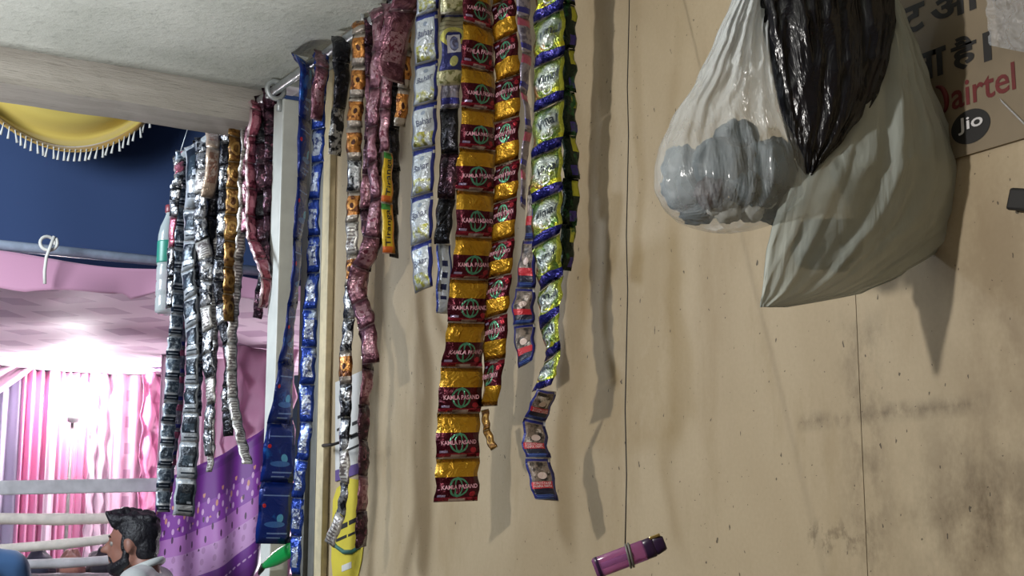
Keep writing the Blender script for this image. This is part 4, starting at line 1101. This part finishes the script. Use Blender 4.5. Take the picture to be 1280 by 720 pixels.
def person(label, base, facing, height, shirt, hair_len, beard, tilt=0.0):
    """standing figure; local x forward, y left, z up"""
    S_ = height/1.72
    ang = math.atan2(facing.y, facing.x)
    mtx = Matrix.Translation(base) @ Matrix.Rotation(ang, 4, 'Z') @ Matrix.Scale(S_, 4)
    r = root('person', base, label, 'person')
    b = MB()
    hz = 1.522; hx = .052                       # head centre
    b.ell((hx-.012, 0, hz+.03), (.098, .077, .098), 20, 14)          # cranium
    b.ell((hx+.025, 0, hz-.035), (.066, .058, .085), 16, 12)         # face
    b.ell((hx+.045, 0, hz-.088), (.040, .036, .030), 12, 8)          # chin
    limb(b, (hx-.01, .048, hz-.06), (hx+.045, .028, hz-.088), .022, .020); limb(b, (hx-.01, -.048, hz-.06), (hx+.045, -.028, hz-.088), .022, .020)
    limb(b, (hx+.082, 0, hz+.018), (hx+.116, 0, hz-.022), .011, .016)   # nose
    b.ell((hx+.100, .011, hz-.027), (.012, .010, .009)); b.ell((hx+.100, -.011, hz-.027), (.012, .010, .009))
    limb(b, (hx+.078, .03, hz+.030), (hx+.078, -.03, hz+.030), .014, .014)   # brow
    b.ell((hx+.086, 0, hz-.053), (.012, .022, .007)); b.ell((hx+.084, 0, hz-.066), (.012, .020, .008))   # lips
    for s in (1, -1):
        b.ell((hx-.012, s*.080, hz-.005), (.020, .009, .033)); b.ell((hx-.008, s*.080, hz-.032), (.010, .007, .010))
    limb(b, (-.005, 0, hz-.07), (-.02, 0, 1.40), .056, .062)         # neck
    # torso
    b.ell((-.01, 0, 1.28), (.105, .165, .14), 18, 12); b.ell((-.005, 0, 1.10), (.10, .145, .16), 18, 12); b.ell((-.01, 0, .93), (.11, .155, .12), 18, 12)
    for s in (1, -1):
        limb(b, (-.02, s*.06, 1.39), (-.02, s*.18, 1.36), .045, .058)
        limb(b, (-.02, s*.19, 1.35), (-.035, s*.225, 1.08), .050, .040); limb(b, (-.035, s*.225, 1.08), (.03, s*.235, .85), .038, .026)
        limb(b, (.03, s*.235, .85), (.045, s*.235, .77), .030, .034)
        for f_, (dx_, ln) in enumerate(((-.027, .062), (-.009, .078), (.009, .083), (.027, .074))):   # fingers, slightly curled
            k0 = Vector((.045+dx_, s*.235, .752)); k1 = k0+Vector((.004, -s*.008, -ln*.55)); k2 = k1+Vector((.002, -s*.020, -ln*.42))
            limb(b, k0, k1, .0092, .0085, 8); limb(b, k1, k2, .0085, .0075, 8)
        t0 = Vector((.062, s*.225, .80)); t1 = t0+Vector((.026, -s*.012, -.028)); t2 = t1+Vector((.008, -s*.010, -.030))
        limb(b, t0, t1, .012, .010, 8); limb(b, t1, t2, .010, .009, 8)
        limb(b, (-.01, s*.085, .90), (.0, s*.095, .50), .082, .055); limb(b, (.0, s*.095, .50), (-.02, s*.10, .09), .052, .036)
        limb(b, (-.03, s*.10, .045), (.13, s*.11, .032), .038, .028)
    remesh(b, 'body', M['skin'], r, .0095, mtx, 3)
    # shirt
    c = MB()
    c.ell((-.012, 0, 1.28), (.125, .185, .15), 18, 12); c.ell((-.008, 0, 1.08), (.125, .170, .18), 18, 12); c.ell((-.010, 0, .92), (.130, .174, .14), 18, 12); c.ell((-.010, 0, .84), (.136, .186, .10), 18, 12)
    for s in (1, -1):
        limb(c, (-.022, s*.055, 1.392), (-.022, s*.18, 1.362), .056, .072); limb(c, (-.022, s*.19, 1.352), (-.037, s*.232, 1.08), .066, .056)
        limb(c, (-.037, s*.232, 1.08), (.02, s*.238, .89), .054, .042)
    sh = remesh(c, 'shirt', shirt, r, .012, mtx, 8)
    cv = []
    for k in range(29):
        w_ = .5+(2*PI-1.0)*k/28
        cv.append(mtx @ Vector((-.012+.068*math.cos(w_), .070*math.sin(w_), 1.432-.028*math.cos(w_))))
    MB().tube(cv, .016*S_, 8).build('collar', shirt, sh)
    for k in range(5): MB().ell(mtx @ Vector((.115-.002*k, 0, 1.30-.08*k)), (.006,)*3, 8, 6).build('button', M['ink_white'], sh)
    d = MB()
    d.ell((-.008, 0, .90), (.122, .165, .11), 18, 12)
    for s in (1, -1):
        limb(d, (-.01, s*.085, .88), (.0, s*.095, .50), .096, .074); limb(d, (.0, s*.095, .50), (-.02, s*.10, .11), .072, .058)
    remesh(d, 'trousers', M['trousers'], r, .013, mtx, 6)
    for s in (1, -1):
        e = MB(); limb(e, (-.045, s*.10, .045), (.135, s*.112, .034), .044, .034); remesh(e, 'shoe', M['shoe'], r, .01, mtx, 4)
    # hair: thick, swept up at the front, short at the back
    h = MB(); rn = random.Random(5)
    h.ell((hx-.026, 0, hz+.055), (.100, .082, .085), 18, 12)
    h.ell((hx-.064, 0, hz-.005), (.056, .070, .085), 16, 10)
    for s in (1, -1): h.ell((hx-.025, s*.056, hz+.035), (.055, .028, .050)); h.ell((hx+.012, s*.066, hz+.005), (.014, .012, .04))
    for k in range(44):
        u_ = rn.uniform(-1, 1); f_ = rn.uniform(-.09, .075); y_ = .06*u_
        z_ = hz+.105+.035*(1-u_*u_)-.9*max(0, -f_-.02)**1.3
        h.ell((hx+f_-.008, y_, z_), (.022+.01*rn.random(), .014, .016+.008*rn.random()), 8, 6)
    for k in range(12):
        y_ = -.05+.1*k/11; limb(h, (hx+.06, y_, hz+.085), (hx+.088+.01*rn.random(), y_*1.1, hz+.125+.012*rn.random()), .018, .010, 8)
    remesh(h, 'hair', M['hair'], r, .006, mtx, 2)
    if beard:
        g = MB()
        g.ell((hx+.050, 0, hz-.098), (.048, .045, .034), 14, 10)
        for s in (1, -1):
            limb(g, (hx+.002, s*.066, hz-.02), (hx+.004, s*.060, hz-.065), .012, .019); limb(g, (hx+.004, s*.058, hz-.068), (hx+.055, s*.034, hz-.098), .022, .024)
            limb(g, (hx+.090, s*.004, hz-.043), (hx+.072, s*.030, hz-.062), .008, .010)
        g.ell((hx+.074, 0, hz-.088), (.022, .026, .018))
        remesh(g, 'beard', M['hair'], r, .006, mtx, 2)
    for s in (1, -1):
        limb_ = MB(); limb(limb_, (hx+.090, s*.014, hz+.036), (hx+.078, s*.046, hz+.034), .006, .004, 8)
        remesh(limb_, 'eyebrow', M['hair'], r, .003, mtx, 1)
        ey = MB().ell(mtx @ Vector((hx+.070, s*.030, hz+.006)), (.0125*S_,)*3, 12, 8).build('eye', M['eye'], r)
        MB().ell(mtx @ Vector((hx+.0795, s*.030, hz+.006)), (.0045*S_,)*3, 10, 6).build('pupil', M['hair'], ey)
    return r
# the bearded man: head top on the ray through (172, 617)
mp = on_y(176, 622, 6.1)
rt_, hv = cam_right(mp)
fac = (-rt_*.96+hv*.28).normalized()
person('dark-haired bearded man in a white shirt standing in profile by the bamboo railing', Vector((mp.x, mp.y, 0)) - fac*.02, fac, mp.z-.0, M['white_shirt'], 1, True)
mp2 = on_y(-52, 574, 5.2)
rt2, hv2 = cam_right(mp2)
person('person in a blue shirt of whom one shoulder shows in front of the railing', Vector((mp2.x, mp2.y, 0)), (-rt2*.35+hv2*.9).normalized(), mp2.z, M['blue_shirt'], 1, False)

for o in bpy.data.objects:
    if '_org' in o: del o['_org']
